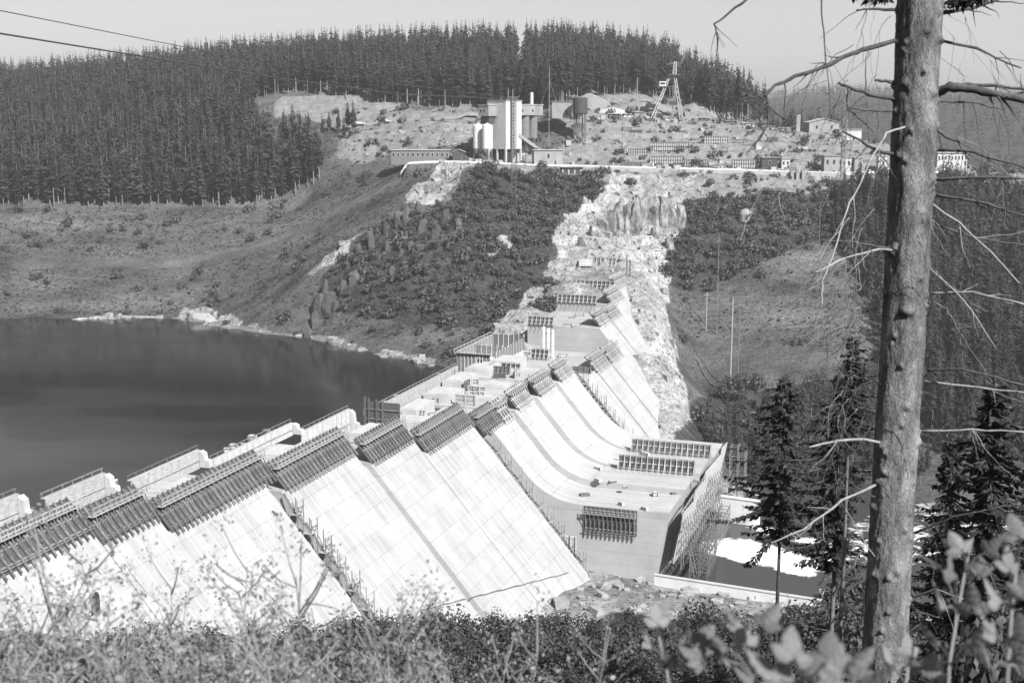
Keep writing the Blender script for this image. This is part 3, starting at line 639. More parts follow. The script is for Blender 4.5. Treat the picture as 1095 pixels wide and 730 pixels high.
# ladder scaffolds climbing the face joints
def joint_scaffold(u, off, z0, z1, label, stp=3.3, seed=0):
    rr = random.Random(seed); o = D(u, wv(z1, off), z1); t = thing('ladder_scaffold', o, label, 'scaffold', 'ladder scaffolds on the face joints'); z = z0; k = 0
    q = lambda du, dv, zz: D(u + du, wv(zz, off) + dv, zz) - o
    rail = MB()
    while z < z1:
        mb = MB(); c = q(0, 0.9, z); mb.box(c, UU * 1.3, VV * 0.9, ZZ * 0.06)
        mb.build('landing', MT['plank'], t)
        mb = MB()
        for du in (-1.2, 1.2):
            for dv in (0.1, 1.7):
                b = c + UU * du + VV * (dv - 0.9); mb.beam(b - ZZ * (2.2 if dv > 1 else 0.3), b + ZZ * (rr.uniform(2.2, 3.6)), 0.16)
        mb.beam(c + UU * -1.2 + VV * 0.8 + ZZ * 1.1, c + UU * 1.2 + VV * 0.8 + ZZ * 1.1, 0.14); mb.beam(c + UU * -1.2 + VV * 0.8 - ZZ * 2, c + UU * 1.2 + VV * 0.8 + ZZ * 1.5, 0.12)
        mb.build('post_frame', MT['wood'], t)
        rail.beam(c + UU * 0.5 * (-1) ** k, q(-0.5 * (-1) ** k, 0.9, z + stp), 0.5, 0.1, UU); z += stp; k += 1
    rail.build('ladder', MT['wood'], t); return t
joint_scaffold(36.0, 0.2, 6, 31, 'ladder scaffold climbing the joint between the two nearest broad dam faces', seed=1)
joint_scaffold(125.0, -1.2, -8, 20.5, 'ladder scaffold down the slot between the striped face and the curved spillway', seed=2)
joint_scaffold(196.5, 5.2, 2, 23, 'ladder scaffold at the far side of the spillway, a row of dark landings', seed=3)
shutter(D(125.6, 52, -10.5), VV, -UU, 3.0, 9, 'narrow upright shutter in the slot at the foot of the spillway side wall', board='wood_pale', prop=False)

# ------------------------------------------------------------------ shutters along the upstream edge
def ed(px, py, v=UP):                                  # (u, z) of a photo point on the upstream plane
    d = ray(px, py); k = np.dot(D(0, v, 0) - CAM, VV) / np.dot(d, VV); q = CAM + d * k - PD; return q @ UU, q[2]
UPS = [((-30, 553), (19, 523), 'pale boarded upstream shutter cut by the left edge of the photo'), ((48, 534), (112, 504), 'pale upstream shutter with a rail along its top, second from the left'),
       ((140, 515), (213, 479), 'pale upstream shutter with dark slot at its far end, in front of the reservoir'), ((228, 489), (313, 454), 'pale upstream shutter above the long platform strewn with gear'),
       ((322, 461), (374, 438), 'short grey boarded upstream shutter ending at the dark posts'), ((394, 440), (489, 391), 'longest white upstream shutter, rail along the wide bright platform')]
for (a, b, lab) in UPS:
    u0, z0 = ed(*a); u1, z1 = ed(*b); zt = (z0 + z1) / 2
    plat = [q for q in BL + [(123, 131, 22.2, 0)] + SPILL if q[0] <= (u0 + u1) / 2 <= q[1]]
    pz = plat[0][2] if plat else zt - 3.5
    t = thing('upstream_shutter', D(u0, UP + 0.05, pz), lab, 'shutter', 'upstream shutters beside the reservoir', rotz=DROT); Lg = u1 - u0; Hh = zt - pz
    mb = MB(); mb.cube(-0.1, 0.1, 0, Lg, -0.6, Hh); mb.build('panel', MT['wood_pale'], t)
    mb = MB(); mb.cube(-0.75, -0.12, -0.2, Lg + 0.2, Hh - 0.12, Hh); mb.build('walkway', MT['plank'], t)
    mb = MB(); n = max(3, int(Lg / 2.4))
    for k in range(n + 1): mb.cube(-0.72, -0.6, Lg * k / n - 0.06, Lg * k / n + 0.06, Hh, Hh + 0.75)
    mb.cube(-0.74, -0.58, -0.3, Lg + 0.3, Hh + 0.68, Hh + 0.82); mb.build('top_rail', MT['wood'], t)
    mb = MB(); mb.cube(0.11, 0.25, 0, 0.16, -0.2, Hh)
    p = mb.build('stud', MT['wood_pale'], t)
    for k in range(1, n + 1):
        c = p.copy(); COL.objects.link(c); c.parent = t; c.location = (0, (Lg - 0.16) * k / n, 0)
    mb = MB(); mb.cube(0.25, 0.36, 0, Lg, Hh * 0.35, Hh * 0.35 + 0.12); mb.build('waler', MT['wood_pale'], t)
    if Lg < 40:
        mb = MB(); mb.extrude([(0.2, -0.3), (2.4, -0.3), (2.2, Hh * 0.35), (1.3, Hh * 0.4), (1.1, Hh * 0.8), (0.2, Hh * 0.95)], Lg - 0.5, Lg + 0.9); mb.build('end_pier', MT['conc'], t)

# ------------------------------------------------------------------ gear on the platforms
def on_deck(px, py, zz): p = atZ(px, py, zz); q = p - PD; return q @ UU, q @ VV
def deck_z(u, v):
    for b in BL + SPILL + FAR + [(34.6, 37.4, 31.5, 0), (67.5, 70.4, 28.5, 0), (123, 131, 22.2, 0), (195, 198, 21.5, 0)]:
        if b[0] <= u <= b[1]: return b[2]
    return 24.0
def deck_px(px, py):
    z = 26.0
    for _ in range(8): u, v = on_deck(px, py, z); z = deck_z(u, v)
    return u, v, z
def sc_at(px, py): u, v, z = deck_px(px, py); p = D(u, v, z); return p, (np.dot(p - CAM, CF)) / FPX
def deck_panel(px0, px1, py, hpx, label, along='v', **kw):
    p, s = sc_at(px0, py); Lg = (px1 - px0) * s / (VV[0] if along == 'v' else UU[0])
    return shutter(p, VV if along == 'v' else UU, -UU if along == 'v' else VV, Lg, hpx * s, label, **kw)
GD = 'loose shutters on the dam platform'
deck_panel(487, 509, 432, 11, 'plain pale board panel standing on the wide white platform', board='wood_pale', post=6, group=GD, prop=False)
deck_panel(466, 477, 426, 9, 'small pale board panel left of the larger one on the white platform', board='wood_pale', post=5, group=GD, prop=False)
deck_panel(411, 437, 440, 12, 'low pale board screen nearest the dark post shutter on the platform', board='wood_pale', post=4, group=GD, prop=False)
deck_panel(510, 517, 395, 13, 'narrow dark board shutter standing at the platform edge', board='wood_dark', post=1.5, group=GD)
deck_panel(536, 557, 398, 11, 'dark ribbed shutter with pale studs in the middle of the far platform', board='wood_dark', post=1.5, group=GD)
deck_panel(568, 587, 384, 12, 'dark ribbed shutter with pale studs beside the tall white columns', board='wood_dark', post=1.5, group=GD)
deck_panel(523, 536, 393, 6, 'low dark cross bar shutter beside the narrow dark one', board='wood', post=3, group=GD)
# raised lifts, kerbs and openings cast on the platforms
for u0, u1, v0, v1, z, h_ in ((96, 112, 5.5, 12, 26, .9), (104, 110, 13, 18, 26, .7), (114, 121, 7, 20, 26, 1.3), (124, 130, 4, 14, 22.2, 2.6), (133, 146, 4, 9, 22.6, 3.0), (139, 146, 12, 20, 22.6, 1.2), (150, 161, 4, 12, 23.9, 2.0), (154, 160, 15, 23, 23.9, 1.0), (164, 178, 4, 10, 24.5, 2.4), (168, 176, 14, 22, 24.5, .9), (182, 194, 4, 12, 25.3, 1.8), (186, 192, 15, 25, 25.3, 1.1), (200, 212, 5, 14, 22.6, 3.4), (40, 52, 5, 9, 32.4, .8), (56, 66, 6, 12, 32.4, .6), (73, 84, 5, 11, 29.3, .9), (8, 16, 5, 10, 34.8, .9), (22, 31, 6, 12, 34.8, .6)):
    mb = MB(); mb.cube(v0, v1, u0, u1, z + .003, z + h_); mb.cube(v0 + .8, v1 - .6, u0 + .5, u1 - 2, z + h_ + .003, z + h_ + .35); mb.build('raised_lift', MT['conc'], dam)
HR = random.Random(8)
for i, (u, v, z) in enumerate(((98, 14, 26), (116, 5, 26), (76, 12, 29.3), (44, 10, 32.4), (14, 10, 34.8), (140, 10, 22.6), (156, 13, 23.9))):
    P_ = [D(u, v, z + .12)]
    for k in range(9): P_.append(P_[-1] + UU * HR.uniform(.6, 2.2) + VV * HR.uniform(-1.3, 1.3))
    mb = MB(); mb.tube(P_, .09, 5); tag(mb.build('hose', MT['tar']), 'dark air hose snaking over the concrete platforms of the dam', 'hose', 'air hoses on the platforms')
FR = random.Random(23)
for k in range(26):
    b = FR.choice([q_ for q_ in BL[2:]] + SPILL * 2 + FAR[:2]); u = FR.uniform(b[0] + 1, b[1] - 4); v = FR.uniform(6, wv(b[2], b[3]) - 5); al = FR.random() < .6
    shutter(D(u, v, b[2]), VV if al else UU, -UU if al else VV, FR.uniform(2.2, 6), FR.uniform(1.0, 2.8), 'small ribbed shutter left standing among the gear on the dam platforms', board=FR.choice(['wood_dark', 'wood', 'wood_pale']), frame=FR.choice(['wood', 'wood_pale']), post=FR.uniform(1.1, 2), group='small shutters among the gear', prop=FR.random() < .5)
# dark end shutter with H posts between the long platforms
t = thing('post_shutter', D(112, 4.2, 29.0), 'dark stop-end shutter with upright posts beside the reservoir edge', 'shutter', rotz=DROT)
mb = MB(); mb.cube(0, 9.5, -0.1, 0.1, -3.3, 3.2); mb.build('panel', MT['wood_dark'], t)
for k, x in enumerate((0.3, 1.3, 3.4, 5.0)):
    mb = MB(); mb.cube(x - 0.2, x + 0.2, -0.55, -0.12, -3.2, 4.4 - 0.3 * k); mb.build('post', MT['steel_dark'], t)
mb = MB(); mb.cube(0, 9.5, -0.4, -0.13, 1.2, 1.5); mb.cube(0, 9.5, -0.4, -0.13, -1.2, -0.9); mb.build('rail', MT['wood'], t)
# tall white columns and stub shutter frames
t = thing('column_shutter', D(232, 13, 21.9), 'pair of tall white upright forms standing before the grey block wall', 'shutter', rotz=DROT)
for x in (0, 1.6, 3.2):
    mb = MB(); mb.cube(x, x + 0.7, 0, 0.7, 0, 10.5 - x * 0.3); mb.build('column', MT['conc_pale'], t)
mb = MB(); [mb.cube(0, 4.0, 0.72, 0.85, z, z + 0.2) for z in (2, 5, 8)]; mb.build('tie', MT['wood'], t)
# boxed formwork of the next block, at the upstream edge
t = thing('box_formwork', D(198, -4.5, 15), 'open timber box formwork with ribbed sides overhanging the reservoir at the far platform', 'formwork', rotz=DROT)
def boxwall(x0, x1, y0, y1, z0, z1, nst):
    mb = MB(); th = 0.1
    if abs(x1 - x0) > abs(y1 - y0): mb.cube(x0, x1, y0 - th, y0 + th, z0, z1)
    else: mb.cube(x0 - th, x0 + th, y0, y1, z0, z1)
    mb.build('side_panel', MT['wood'], t)
    for k in range(nst + 1):
        f = k / nst; x = x0 + (x1 - x0) * f; y = y0 + (y1 - y0) * f; s = MB(); s.cube(x - 0.14, x + 0.14, y - 0.3, y - 0.02, z0 - 0.6, z1 + 0.5); s.build('stud', MT['wood_pale'], t)
boxwall(0, 11, 0, 0, 7.5, 13.5, 9); boxwall(0, 0, 0, 34, 9.5, 13.5, 12); boxwall(11, 11, 6, 34, 9.5, 13.0, 10); boxwall(0, 11, 34, 34, 9.0, 14, 6); boxwall(0, 11, 17, 17, 9.5, 13, 6)
mb = MB(); mb.cube(-0.9, -0.12, -0.8, 34, 13.6, 13.75); mb.cube(-0.8, 11.5, -1.0, -0.35, 13.6, 13.75); mb.build('walkway', MT['plank'], t)
mb = MB(); mb.cube(0.4, 10.8, 0.3, 33.8, -20, 9.4); mb.build('block_core', MT['conc_pale'], t)
mb = MB()
for y in np.linspace(-0.8, 34, 12): mb.cube(-0.9, -0.8, y - 0.06, y + 0.06, 13.7, 14.9)
mb.cube(-0.92, -0.78, -0.9, 34, 14.5, 14.7); mb.build('top_rail', MT['plank'], t)
# shutters across the far, stepped blocks
GF = 'cross shutters on the far stepped blocks'
for u, v0, Lg, z, h_, lab, bd in ((246.3, 3.2, 9.5, 30.4, 3.2, 'dark ribbed cross shutter on the lowest of the far steps', 'wood_dark'), (280.3, 4, 15, 33.6, 3.2, 'ribbed cross shutter with pale rail on the second far step', 'wood_dark'), (301.3, 3.5, 17, 36.2, 3.4, 'ribbed cross shutter with slanting props on the topmost far step', 'wood_dark'), (330, 4, 10, 41.5, 4.0, 'lone ribbed shutter standing on the rock above the dam end', 'wood')):
    shutter(D(u, v0, z), VV, -UU, Lg, h_, lab, board=bd, group=GF, post=1.7)
t = thing('ladder_post', D(323, 20, 36), 'dark twin posts standing at the far top corner of the dam', 'post', rotz=DROT)
mb = MB(); mb.cube(-0.2, 0.2, -0.2, 0.2, 0, 11.5); mb.build('post', MT['steel_dark'], t); mb = MB(); mb.cube(1.2, 1.6, -0.2, 0.2, 0, 9.5); mb.build('post', MT['steel_dark'], t)
# small gear: crates, planks, concrete skips, drums
def crate(name, loc, rz, sx, sy, sz, label, cat, m1, m2, group=None):
    t = thing(name, loc, label, cat, group, rz); mb = MB(); mb.cube(-sx/2, sx/2, -sy/2, sy/2, 0, sz); mb.build('body', MT[m1], t)
    mb = MB(); 
    for z in (0.15, 0.8): mb.cube(-sx/2 - 0.05, sx/2 + 0.05, -sy/2 - 0.05, -sy/2 - 0.003, sz * z, sz * z + 0.12); mb.cube(-sx/2 - 0.05, -sx/2 - 0.003, -sy/2 - 0.003, sy/2 + 0.05, sz * z, sz * z + 0.12)
    for x in (-1, 1): mb.cube(x * sx/2 - 0.08, x * sx/2 + 0.08, -sy/2 - 0.12, -sy/2 - 0.052, 0, sz)
    mb.build('batten', MT[m2], t); return t
GR = random.Random(5)
GEAR = [(395,443),(404,450),(420,446),(446,428),(460,432),(474,417),(491,412),(502,404),(520,412),(531,404),(545,410),(466,438),(455,419),(515,420),(538,404),(556,392),(250,480),(243,486),(262,478),(180,510),(190,505),(80,545),(120,520),(596,352),(612,330),(625,312),(640,286),(560,372),(549,376),(574,366),(602,375),(470,404),(486,398),(506,410),(514,399),(527,409),(450,434),(436,433),(424,424),(492,421),(541,396),(552,402),(210,495),(225,497),(270,470),(285,463),(160,512),(95,535),(345,462),(352,458),(400,458),(573,380),(580,371),(607,371),(616,349),(620,338),(634,318),(646,300)]
for i, (px, py) in enumerate(GEAR):
    p, s = sc_at(px, py); k = GR.uniform(0.8, 2.0)
    crate('timber_crate' if i % 3 else 'timber_stack', p, DROT + GR.uniform(-0.5, 0.5), GR.uniform(0.9, 3.2), GR.uniform(0.8, 1.6), GR.uniform(0.5, 1.5),
          'weathered timber crate lying about on the dam platforms' if i % 3 else 'low stack of weathered timber lying on the dam platforms', 'crate' if i % 3 else 'timber stack', GR.choice(['wood', 'wood_pale', 'conc']), 'wood_dark', 'site gear strewn over the dam platforms' if i % 3 else 'timber stacks strewn over the dam platforms')
for (px, py, hpx, lab) in ((440, 427, 9, 'tall narrow form box on the white platform left of centre'), (482, 408, 14, 'slim upright form post at the reservoir side of the platform'), (451, 424, 7, 'pair of slim form posts beside the reservoir shutter'), (546, 391, 9, 'pale upright form box in the middle of the far platform')):
    p, s = sc_at(px, py); t = thing('form_post', p, lab, 'form post', rotz=DROT); hh = hpx * s
    for x in (0, 1.1): mb = MB(); mb.cube(x, x + 0.3, 0, 0.3, 0, hh); mb.build('post', MT['wood'], t)
    mb = MB(); mb.cube(0.303, 1.097, 0.05, 0.2, 0.1, hh * 0.9); mb.build('panel', MT['wood_pale'], t)
for i, (px, py) in enumerate([(600,527),(625,530),(640,515),(655,515),(668,521),(700,530),(720,528),(690,545),(665,540),(640,502),(660,492),(690,487),(700,484),(735,500),(745,515)]):
    c = atZ(px, py, 5.0 if py > 522 else 6.7)
    crate('timber_crate' if i % 3 else 'timber_stack', c, DROT + GR.uniform(-.6, .6), GR.uniform(.9, 3.6), GR.uniform(.8, 1.5), GR.uniform(.3, 1.1), 'weathered timber crate left on the spillway apron' if i % 3 else 'low stack of timber on the spillway apron', 'crate' if i % 3 else 'timber stack', GR.choice(['wood', 'wood_pale', 'conc']), 'wood_dark', 'crates left on the apron' if i % 3 else 'timber left on the apron')
# retaining wall and banks on the river
t = thing('river_wall', D(131, 84, -12), 'low white concrete wall along the near bank of the river', 'wall')
a = atZ(700, 614, -9.5); b = atZ(868, 640, -9.5); b2 = b + (b - a) * 1.2
mb = MB(); d = (b2 - a) / np.linalg.norm(b2 - a); nrm = np.array([-d[1], d[0], 0]); base = np.array(D(131, 84, -12))
mb.box((a + b2) / 2 - base - ZZ * 2.2, (b2 - a) / 2, nrm * 0.45, ZZ * 2.2); mb.build('wall', MT['conc_pale'], t)
mb = MB(); mb.box((a + b2) / 2 - base + ZZ * 0.09, (b2 - a) / 2 + d * 0.1, nrm * 0.6, ZZ * 0.085); mb.build('coping', MT['conc'], t)
a = atZ(770, 552, -11); b = atZ(812, 558, -11); t = thing('far_bank_wall', a, 'pale concrete guide wall on the far side of the white water', 'wall')
mb = MB(); d = (b - a) / np.linalg.norm(b - a); nrm = np.array([-d[1], d[0], 0]); mb.box((b - a) / 2 + ZZ * 2.0, (b - a) / 2, nrm * 0.6, ZZ * 4.0); mb.build('wall', MT['conc_pale'], t)
mb = MB(); mb.box((b - a) / 2 + ZZ * 6.15, (b - a) / 2 + d * 0.1, nrm * 0.8, ZZ * 0.14); mb.build('coping', MT['conc_pale'], t)
# raft-like timber platform and the seam pipe at the toe
p = atZ(512, 656, -6); t = thing('timber_platform', p, 'flat tilted timber platform lying at the foot of the dam', 'platform', rotz=-0.25)
mb = MB(); mb.box((0, 0, 0.6), (7.5, 0, 0), (0, 4.2, 0), (0, 0, 0.14)); mb.build('deck', MT['wood_pale'], t)
mb = MB(); [mb.cube(-7.6, 7.6, y - 0.2, y + 0.2, -0.4, 0.45) for y in (-4, 0, 4)]; mb.build('bearer', MT['wood'], t)
mb = MB(); pts = []
for k in range(26):
    x = 450 + (608 - 450) * k / 25; y = 652 + (612 - 652) * k / 25; d = ray(x, y); n_ = VV + CS * ZZ
    kk = np.dot(D(0, 16.45, 40) - CAM, n_) / np.dot(d, n_); pts.append(CAM + d * kk + ZZ * 0.12 * math.sin(k * 2.1))
mb.tube(pts, 0.11, 6); o = mb.build('toe_pipe', MT['steel']); tag(o, 'thin pipe running along the foot of the striped dam face', 'pipe')
# ------------------------------------------------------------------ spruces: many drooping needle fans round a tapered trunk
def spruce_crown(seed, tiers, blades, h=22.0, base=0.35, R=2.6):
    r = np.random.RandomState(seed); V = []; Fc = []
    for i in range(tiers):
        t = i / (tiers - 1); z = h * (base + (1 - base) * t * 0.97); rr = R * ((1 - t) ** 0.7 * 0.95 + 0.04) * r.uniform(0.62, 1.25)
        if t < 0.15: rr *= 0.55 + 3 * t
        n = max(3, int(round(blades * (1 - 0.45 * t))))
        for k in range(n):
            a = 2 * math.pi * (k + r.uniform(-.4, .4)) / n + i * 1.3; q = rr * r.uniform(0.5, 1.25); w = 0.5 + r.uniform(-.1, .14); zz = z + r.uniform(-.4, .4)
            d = q * r.uniform(0.25, 0.55); b = len(V)
            V += [(0, 0, zz + 0.25 * q), (0.62 * q * math.cos(a - w), 0.62 * q * math.sin(a - w), zz - 0.55 * d), (q * math.cos(a), q * math.sin(a), zz - d * 0.9), (0.62 * q * math.cos(a + w), 0.62 * q * math.sin(a + w), zz - 0.55 * d)]
            Fc += [(b, b+1, b+2), (b, b+2, b+3)]
            if r.rand() < 0.6:                         # a hanging spray under the bough
                b = len(V); a2 = a + r.uniform(-.2, .2); V += [(0.35*q*math.cos(a2), 0.35*q*math.sin(a2), zz), (0.8*q*math.cos(a2), 0.8*q*math.sin(a2), zz - .5*d), (0.6*q*math.cos(a2+.1), 0.6*q*math.sin(a2+.1), zz - d - 0.9)]
                Fc.append((b, b+1, b+2))
    b = len(V); V += [(0.16, 0, h * 0.93), (-0.16, 0.05, h * 0.93), (0, 0, h * 1.0)]; Fc.append((b, b+1, b+2))
    return np.array(V), np.array(Fc)
def trunk_vf(h, n=5, r0=0.26):
    V = []; Fc = []; 
    for i, (z, r) in enumerate(((-1.0, r0 * 1.1), (h * 0.5, r0 * 0.65), (h, 0.03))):
        for k in range(n): V.append((r * math.cos(2*math.pi*k/n), r * math.sin(2*math.pi*k/n), z))
    for i in range(2):
        for k in range(n):
            a, b = i*n + k, i*n + (k+1) % n; Fc += [(a, b, b+n), (a, b+n, a+n)]
    return np.array(V), np.array(Fc)
CRV = [spruce_crown(40 + i, 22, 8, 22.0, b, R) for i, (b, R) in enumerate(((0.3, 3.1), (0.38, 2.8), (0.24, 3.4), (0.42, 2.7), (0.34, 3.0), (0.2, 3.3)))]
CRM = [np_mesh('crown', V, Fc, [MT['needle']]) for V, Fc in CRV]
LOW = [spruce_crown(80 + i, 14, 7, 22.0, b, R) for i, (b, R) in enumerate(((0.18, 3.7), (0.24, 3.3), (0.14, 4.0), (0.26, 3.5)))]
TV, TF = trunk_vf(21.0, 6); TRM = np_mesh('trunk', TV, TF, [MT['trunk']], smooth=True); TLV, TLF = trunk_vf(20.0, 4)

EDGE = [(-400,222),(0,222),(270,222),(330,206),(345,192),(352,180),(335,174),(305,172),(280,166),(271,145),(270,114),(285,103),(330,101),(400,111),(470,117),(590,117),(615,108),(660,104),(725,110),(765,126),(800,134),(832,133),(832,-50),(-400,-50)]
cand = []
xs = np.arange(-420, 330, 4.3); ys = np.arange(560, 1010, 4.3)
CX, CY = np.meshgrid(xs, ys, indexing='ij'); CX = CX + RS.uniform(-1.9, 1.9, CX.shape); CY = CY + RS.uniform(-1.9, 1.9, CY.shape)
CZ = H(CX, CY); PP = proj(np.stack([CX, CY, CZ], -1))
# cut off what lies beyond the ridge: highest line of sight reached so far in each bearing
ok = inpoly(PP, EDGE) & (PP[..., 0] > -25) & (PP[..., 0] < 850)
ridge_y = np.interp(PP[..., 0], [-400, 0, 300, 400, 480, 600, 690, 740, 815], [945, 945, 920, 880, 862, 860, 850, 822, 765]); ok &= CY < ridge_y
ok &= ~((CY > 700) & (RS.rand(*CX.shape) < 0.25)) & ~((np.abs(PP[..., 0] - 558) < 4.5) & (CY > 700))
stand = np.stack([CX[ok], CY[ok], CZ[ok], PP[..., 0][ok], PP[..., 1][ok]], -1)
# lone spruces in the clearing and on the rim of the plant
rest = [(352,138,672),(362,141,668),(372,142,664),(345,146,660),(338,150,655),(378,146,660),(368,152,655),(330,135,676),(321,133,680)]
P2 = []
for px, py, Y in rest: q = gp(px, Y); P2.append((q[0], q[1], q[2], px, py))
# the open front row: nearest ring of trees along the edge
frontness = np.full(len(stand), 1e9); e = np.array(EDGE[:21], float)
for i in range(len(e) - 1):
    for t in np.linspace(0, 1, 25): q = e[i] * (1 - t) + e[i+1] * t; frontness = np.minimum(frontness, np.abs(stand[:, 4] - q[1]) * 1.0 + np.abs(stand[:, 3] - q[0]) * 0.6)
order = np.argsort(frontness / (800 / stand[:, 1]) )
NF_ = 205
front, restt = stand[order[:NF_]], stand[order[NF_:]]
hvar = lambda Y: 1.16 if Y < 700 else 0.98
GRP = {'m': ('spruce in the front row of the forest edge above the lakeside meadow', 'spruces of the front row above the meadow'), 'c': ('spruce at the forest edge round the clearing left of the mixing plant', 'spruces round the clearing'), 's': ('spruce in the front row of the wood behind the mixing plant and heaps', 'spruces of the front row behind the plant'), 'r': ('sunlit spruce among the stand on the right valley side behind the big trunk', 'spruces on the right valley side')}
def spruce(x, y, z, s, key, name='spruce_tree', k=None):
    lab, gr = GRP[key]; t = thing(name, (x, y, z - 0.3), lab, 'tree', gr, random.uniform(0, 6.28)); t.scale = (s * random.uniform(.85, 1.2), s * random.uniform(.85, 1.2), s)
    k = random.randrange(len(CRM)) if k is None else k
    link('trunk', TRM, t); link('crown', CRM[k], t)
for i, (x, y, z, px, py) in enumerate(list(front) + P2):
    key = 'm' if px < 335 and py > 195 else ('c' if px < 400 else 's'); s = random.uniform(0.72, 1.25) * hvar(y)
    if i >= NF_: s *= 0.62
    spruce(x, y, z, s, key)
def forest(name, pts, smin, smax, label, hv=None, low=LOW, trunk=True):
    Vs = []; Fs = []; Ms = []; nb = 0
    for i, p in enumerate(pts):
        V, Fc = low[i % len(low)]; a = random.uniform(0, 6.28); s = random.uniform(smin, smax) * (hv(p[1]) if hv else 1); c, n_ = math.cos(a), math.sin(a); w = s * random.uniform(.85, 1.2)
        Q = np.stack([(V[:, 0] * c - V[:, 1] * n_) * w + p[0], (V[:, 0] * n_ + V[:, 1] * c) * w + p[1], V[:, 2] * s + p[2]], -1)
        Vs.append(Q); Fs.append(Fc + nb); Ms.append(np.zeros(len(Fc), int)); nb += len(V)
        if trunk: Vs.append(np.stack([TLV[:, 0] * s + p[0], TLV[:, 1] * s + p[1], TLV[:, 2] * s + p[2]], -1)); Fs.append(TLF + nb); Ms.append(np.ones(len(TLF), int)); nb += len(TLV)
    me = np_mesh(name, np.concatenate(Vs), np.concatenate(Fs), [MT['needle_far'], MT['trunk']], np.concatenate(Ms))
    return tag(link(name, me), label, 'forest', kind='stuff')
MT['needle_far'] = leafmat('forest_needles', 0.012, 0.042, 0.11, 0.15, 0.0)
forest('spruce_forest', restt, 0.66, 1.3, 'dark spruce forest covering the far hill up to the skyline', hvar)
# right valley side: a stand seen past the big trunk
xs = np.arange(100, 420, 4.2); ys = np.arange(330, 600, 4.2)
CX, CY = np.meshgrid(xs, ys, indexing='ij'); CX = CX + RS.uniform(-2.6, 2.6, CX.shape); CY = CY + RS.uniform(-2.6, 2.6, CY.shape); CZ = H(CX, CY); PP = proj(np.stack([CX, CY, CZ], -1))
okr = inpoly(PP, [(885,235),(905,205),(960,212),(1500,205),(1500,520),(1015,490),(965,420),(935,330)]) & (PP[..., 0] < 1130) & (CY < 575)
rs_ = np.stack([CX[okr], CY[okr], CZ[okr]], -1); rs_ = rs_[np.argsort(rs_[:, 1])]; nR = 80
sel = RS.permutation(min(len(rs_), 140))[:nR]; msk = np.zeros(len(rs_), bool); msk[sel] = True
for p in rs_[msk]: spruce(p[0], p[1], p[2], random.uniform(0.5, 0.85), 'r')
forest('spruce_stand', rs_[~msk], 0.5, 1.0, 'spruce stand covering the right valley side up to the terrace')
# the dark wood at the foot of the right bank, behind the spillway
xs = np.arange(40, 175, 3.8); ys = np.arange(370, 475, 3.8)
CX, CY = np.meshgrid(xs, ys, indexing='ij'); CX = CX + RS.uniform(-1.8, 1.8, CX.shape); CY = CY + RS.uniform(-1.8, 1.8, CY.shape); CZ = H(CX, CY); PP = proj(np.stack([CX, CY, CZ], -1))
okb = inpoly(PP, [(748,470),(765,452),(815,432),(870,425),(960,420),(1000,520),(860,528),(800,512),(765,498)]) & (RS.rand(*CX.shape) < .8)
forest('bank_wood', np.stack([CX[okb], CY[okb], CZ[okb]], -1), 0.28, 0.72, 'dark low wood at the foot of the right bank behind the spillway')
# far wooded hills to the right, and the tongue of wood behind the site house
fx = RS.uniform(-100, 1500, 11000); fy = RS.uniform(1100, 2750, 11000); fz = H(fx, fy); pf = proj(np.stack([fx, fy, fz], -1)); k_ = (pf[:, 0] > 740) & (pf[:, 0] < 1110)
VL = [spruce_crown(120 + i, 6, 4, 22.0, 0.15, 4.0) for i in range(3)]
forest('far_forest', np.stack([fx, fy, fz], -1)[k_], 0.8, 1.3, 'hazy woods on the far hills to the right', low=VL, trunk=False)
tg = [gp(random.uniform(820, 900), random.uniform(700, 760)) for _ in range(60)]
forest('spruce_tongue', [(q[0], q[1], 100 - q[1] * random.uniform(0.012, 0.02)) for q in tg], 0.6, 0.95, 'small spruce wood behind the site house on the terrace')

# ------------------------------------------------------------------ bushes
def bush_vf(seed, n, size, lobes=5, spread_=0.45):
    r = np.random.RandomState(seed); ctr = [(0, 0, 0.5, 0.55)] + [(0.6*math.cos(a), 0.6*math.sin(a), r.uniform(.3, .75), r.uniform(.3, .5)) for a in r.uniform(0, 6.28, lobes)]
    V = []; Fc = []
    for i in range(n):
        cx, cy, cz, cr = ctr[r.randint(len(ctr))]; d = r.normal(size=3); d /= np.linalg.norm(d); q = cr * r.uniform(0.45, 1.12)
        p = np.array([cx, cy, cz]) + d * q * np.array([1, 1, 0.95]); p[2] = max(p[2], 0.0)
        nrm = d + r.normal(size=3) * spread_ + np.array([0, 0, .3]); nrm /= np.linalg.norm(nrm); t = np.cross(nrm, r.normal(size=3)); t /= np.linalg.norm(t); bt = np.cross(nrm, t); s = size * r.uniform(.6, 1.3)
        b = len(V); V += [p - t*s*.5, p + bt*s*.32, p + t*s*.6, p - bt*s*.32]; Fc.append((b, b+1, b+2, b+3))
    return np.array(V), np.array(Fc)
BSH = [bush_vf(200 + i, 300, 0.25, 5 + i % 3) for i in range(6)]
BSM = [np_mesh('bush', V, Fc, [MT['leaf']]) for V, Fc in BSH]
def scatter_px(poly, n, Y0, Y1, gap):
    out = []; tries = 0; x0 = min(p[0] for p in poly); x1 = max(p[0] for p in poly)
    while len(out) < n and tries < n * 60:
        tries += 1; Y = random.uniform(Y0, Y1); px = random.uniform(x0, x1); X = (px - 547.5) / FPX * (Y * math.cos(PIT) + 8); z = h1(X, Y); p = proj(np.array([X, Y, z]))
        if inpoly(p[None], poly)[0] and all((X-o[0])**2 + (Y-o[1])**2 > gap**2 for o in out): out.append((X, Y, z))
    return out
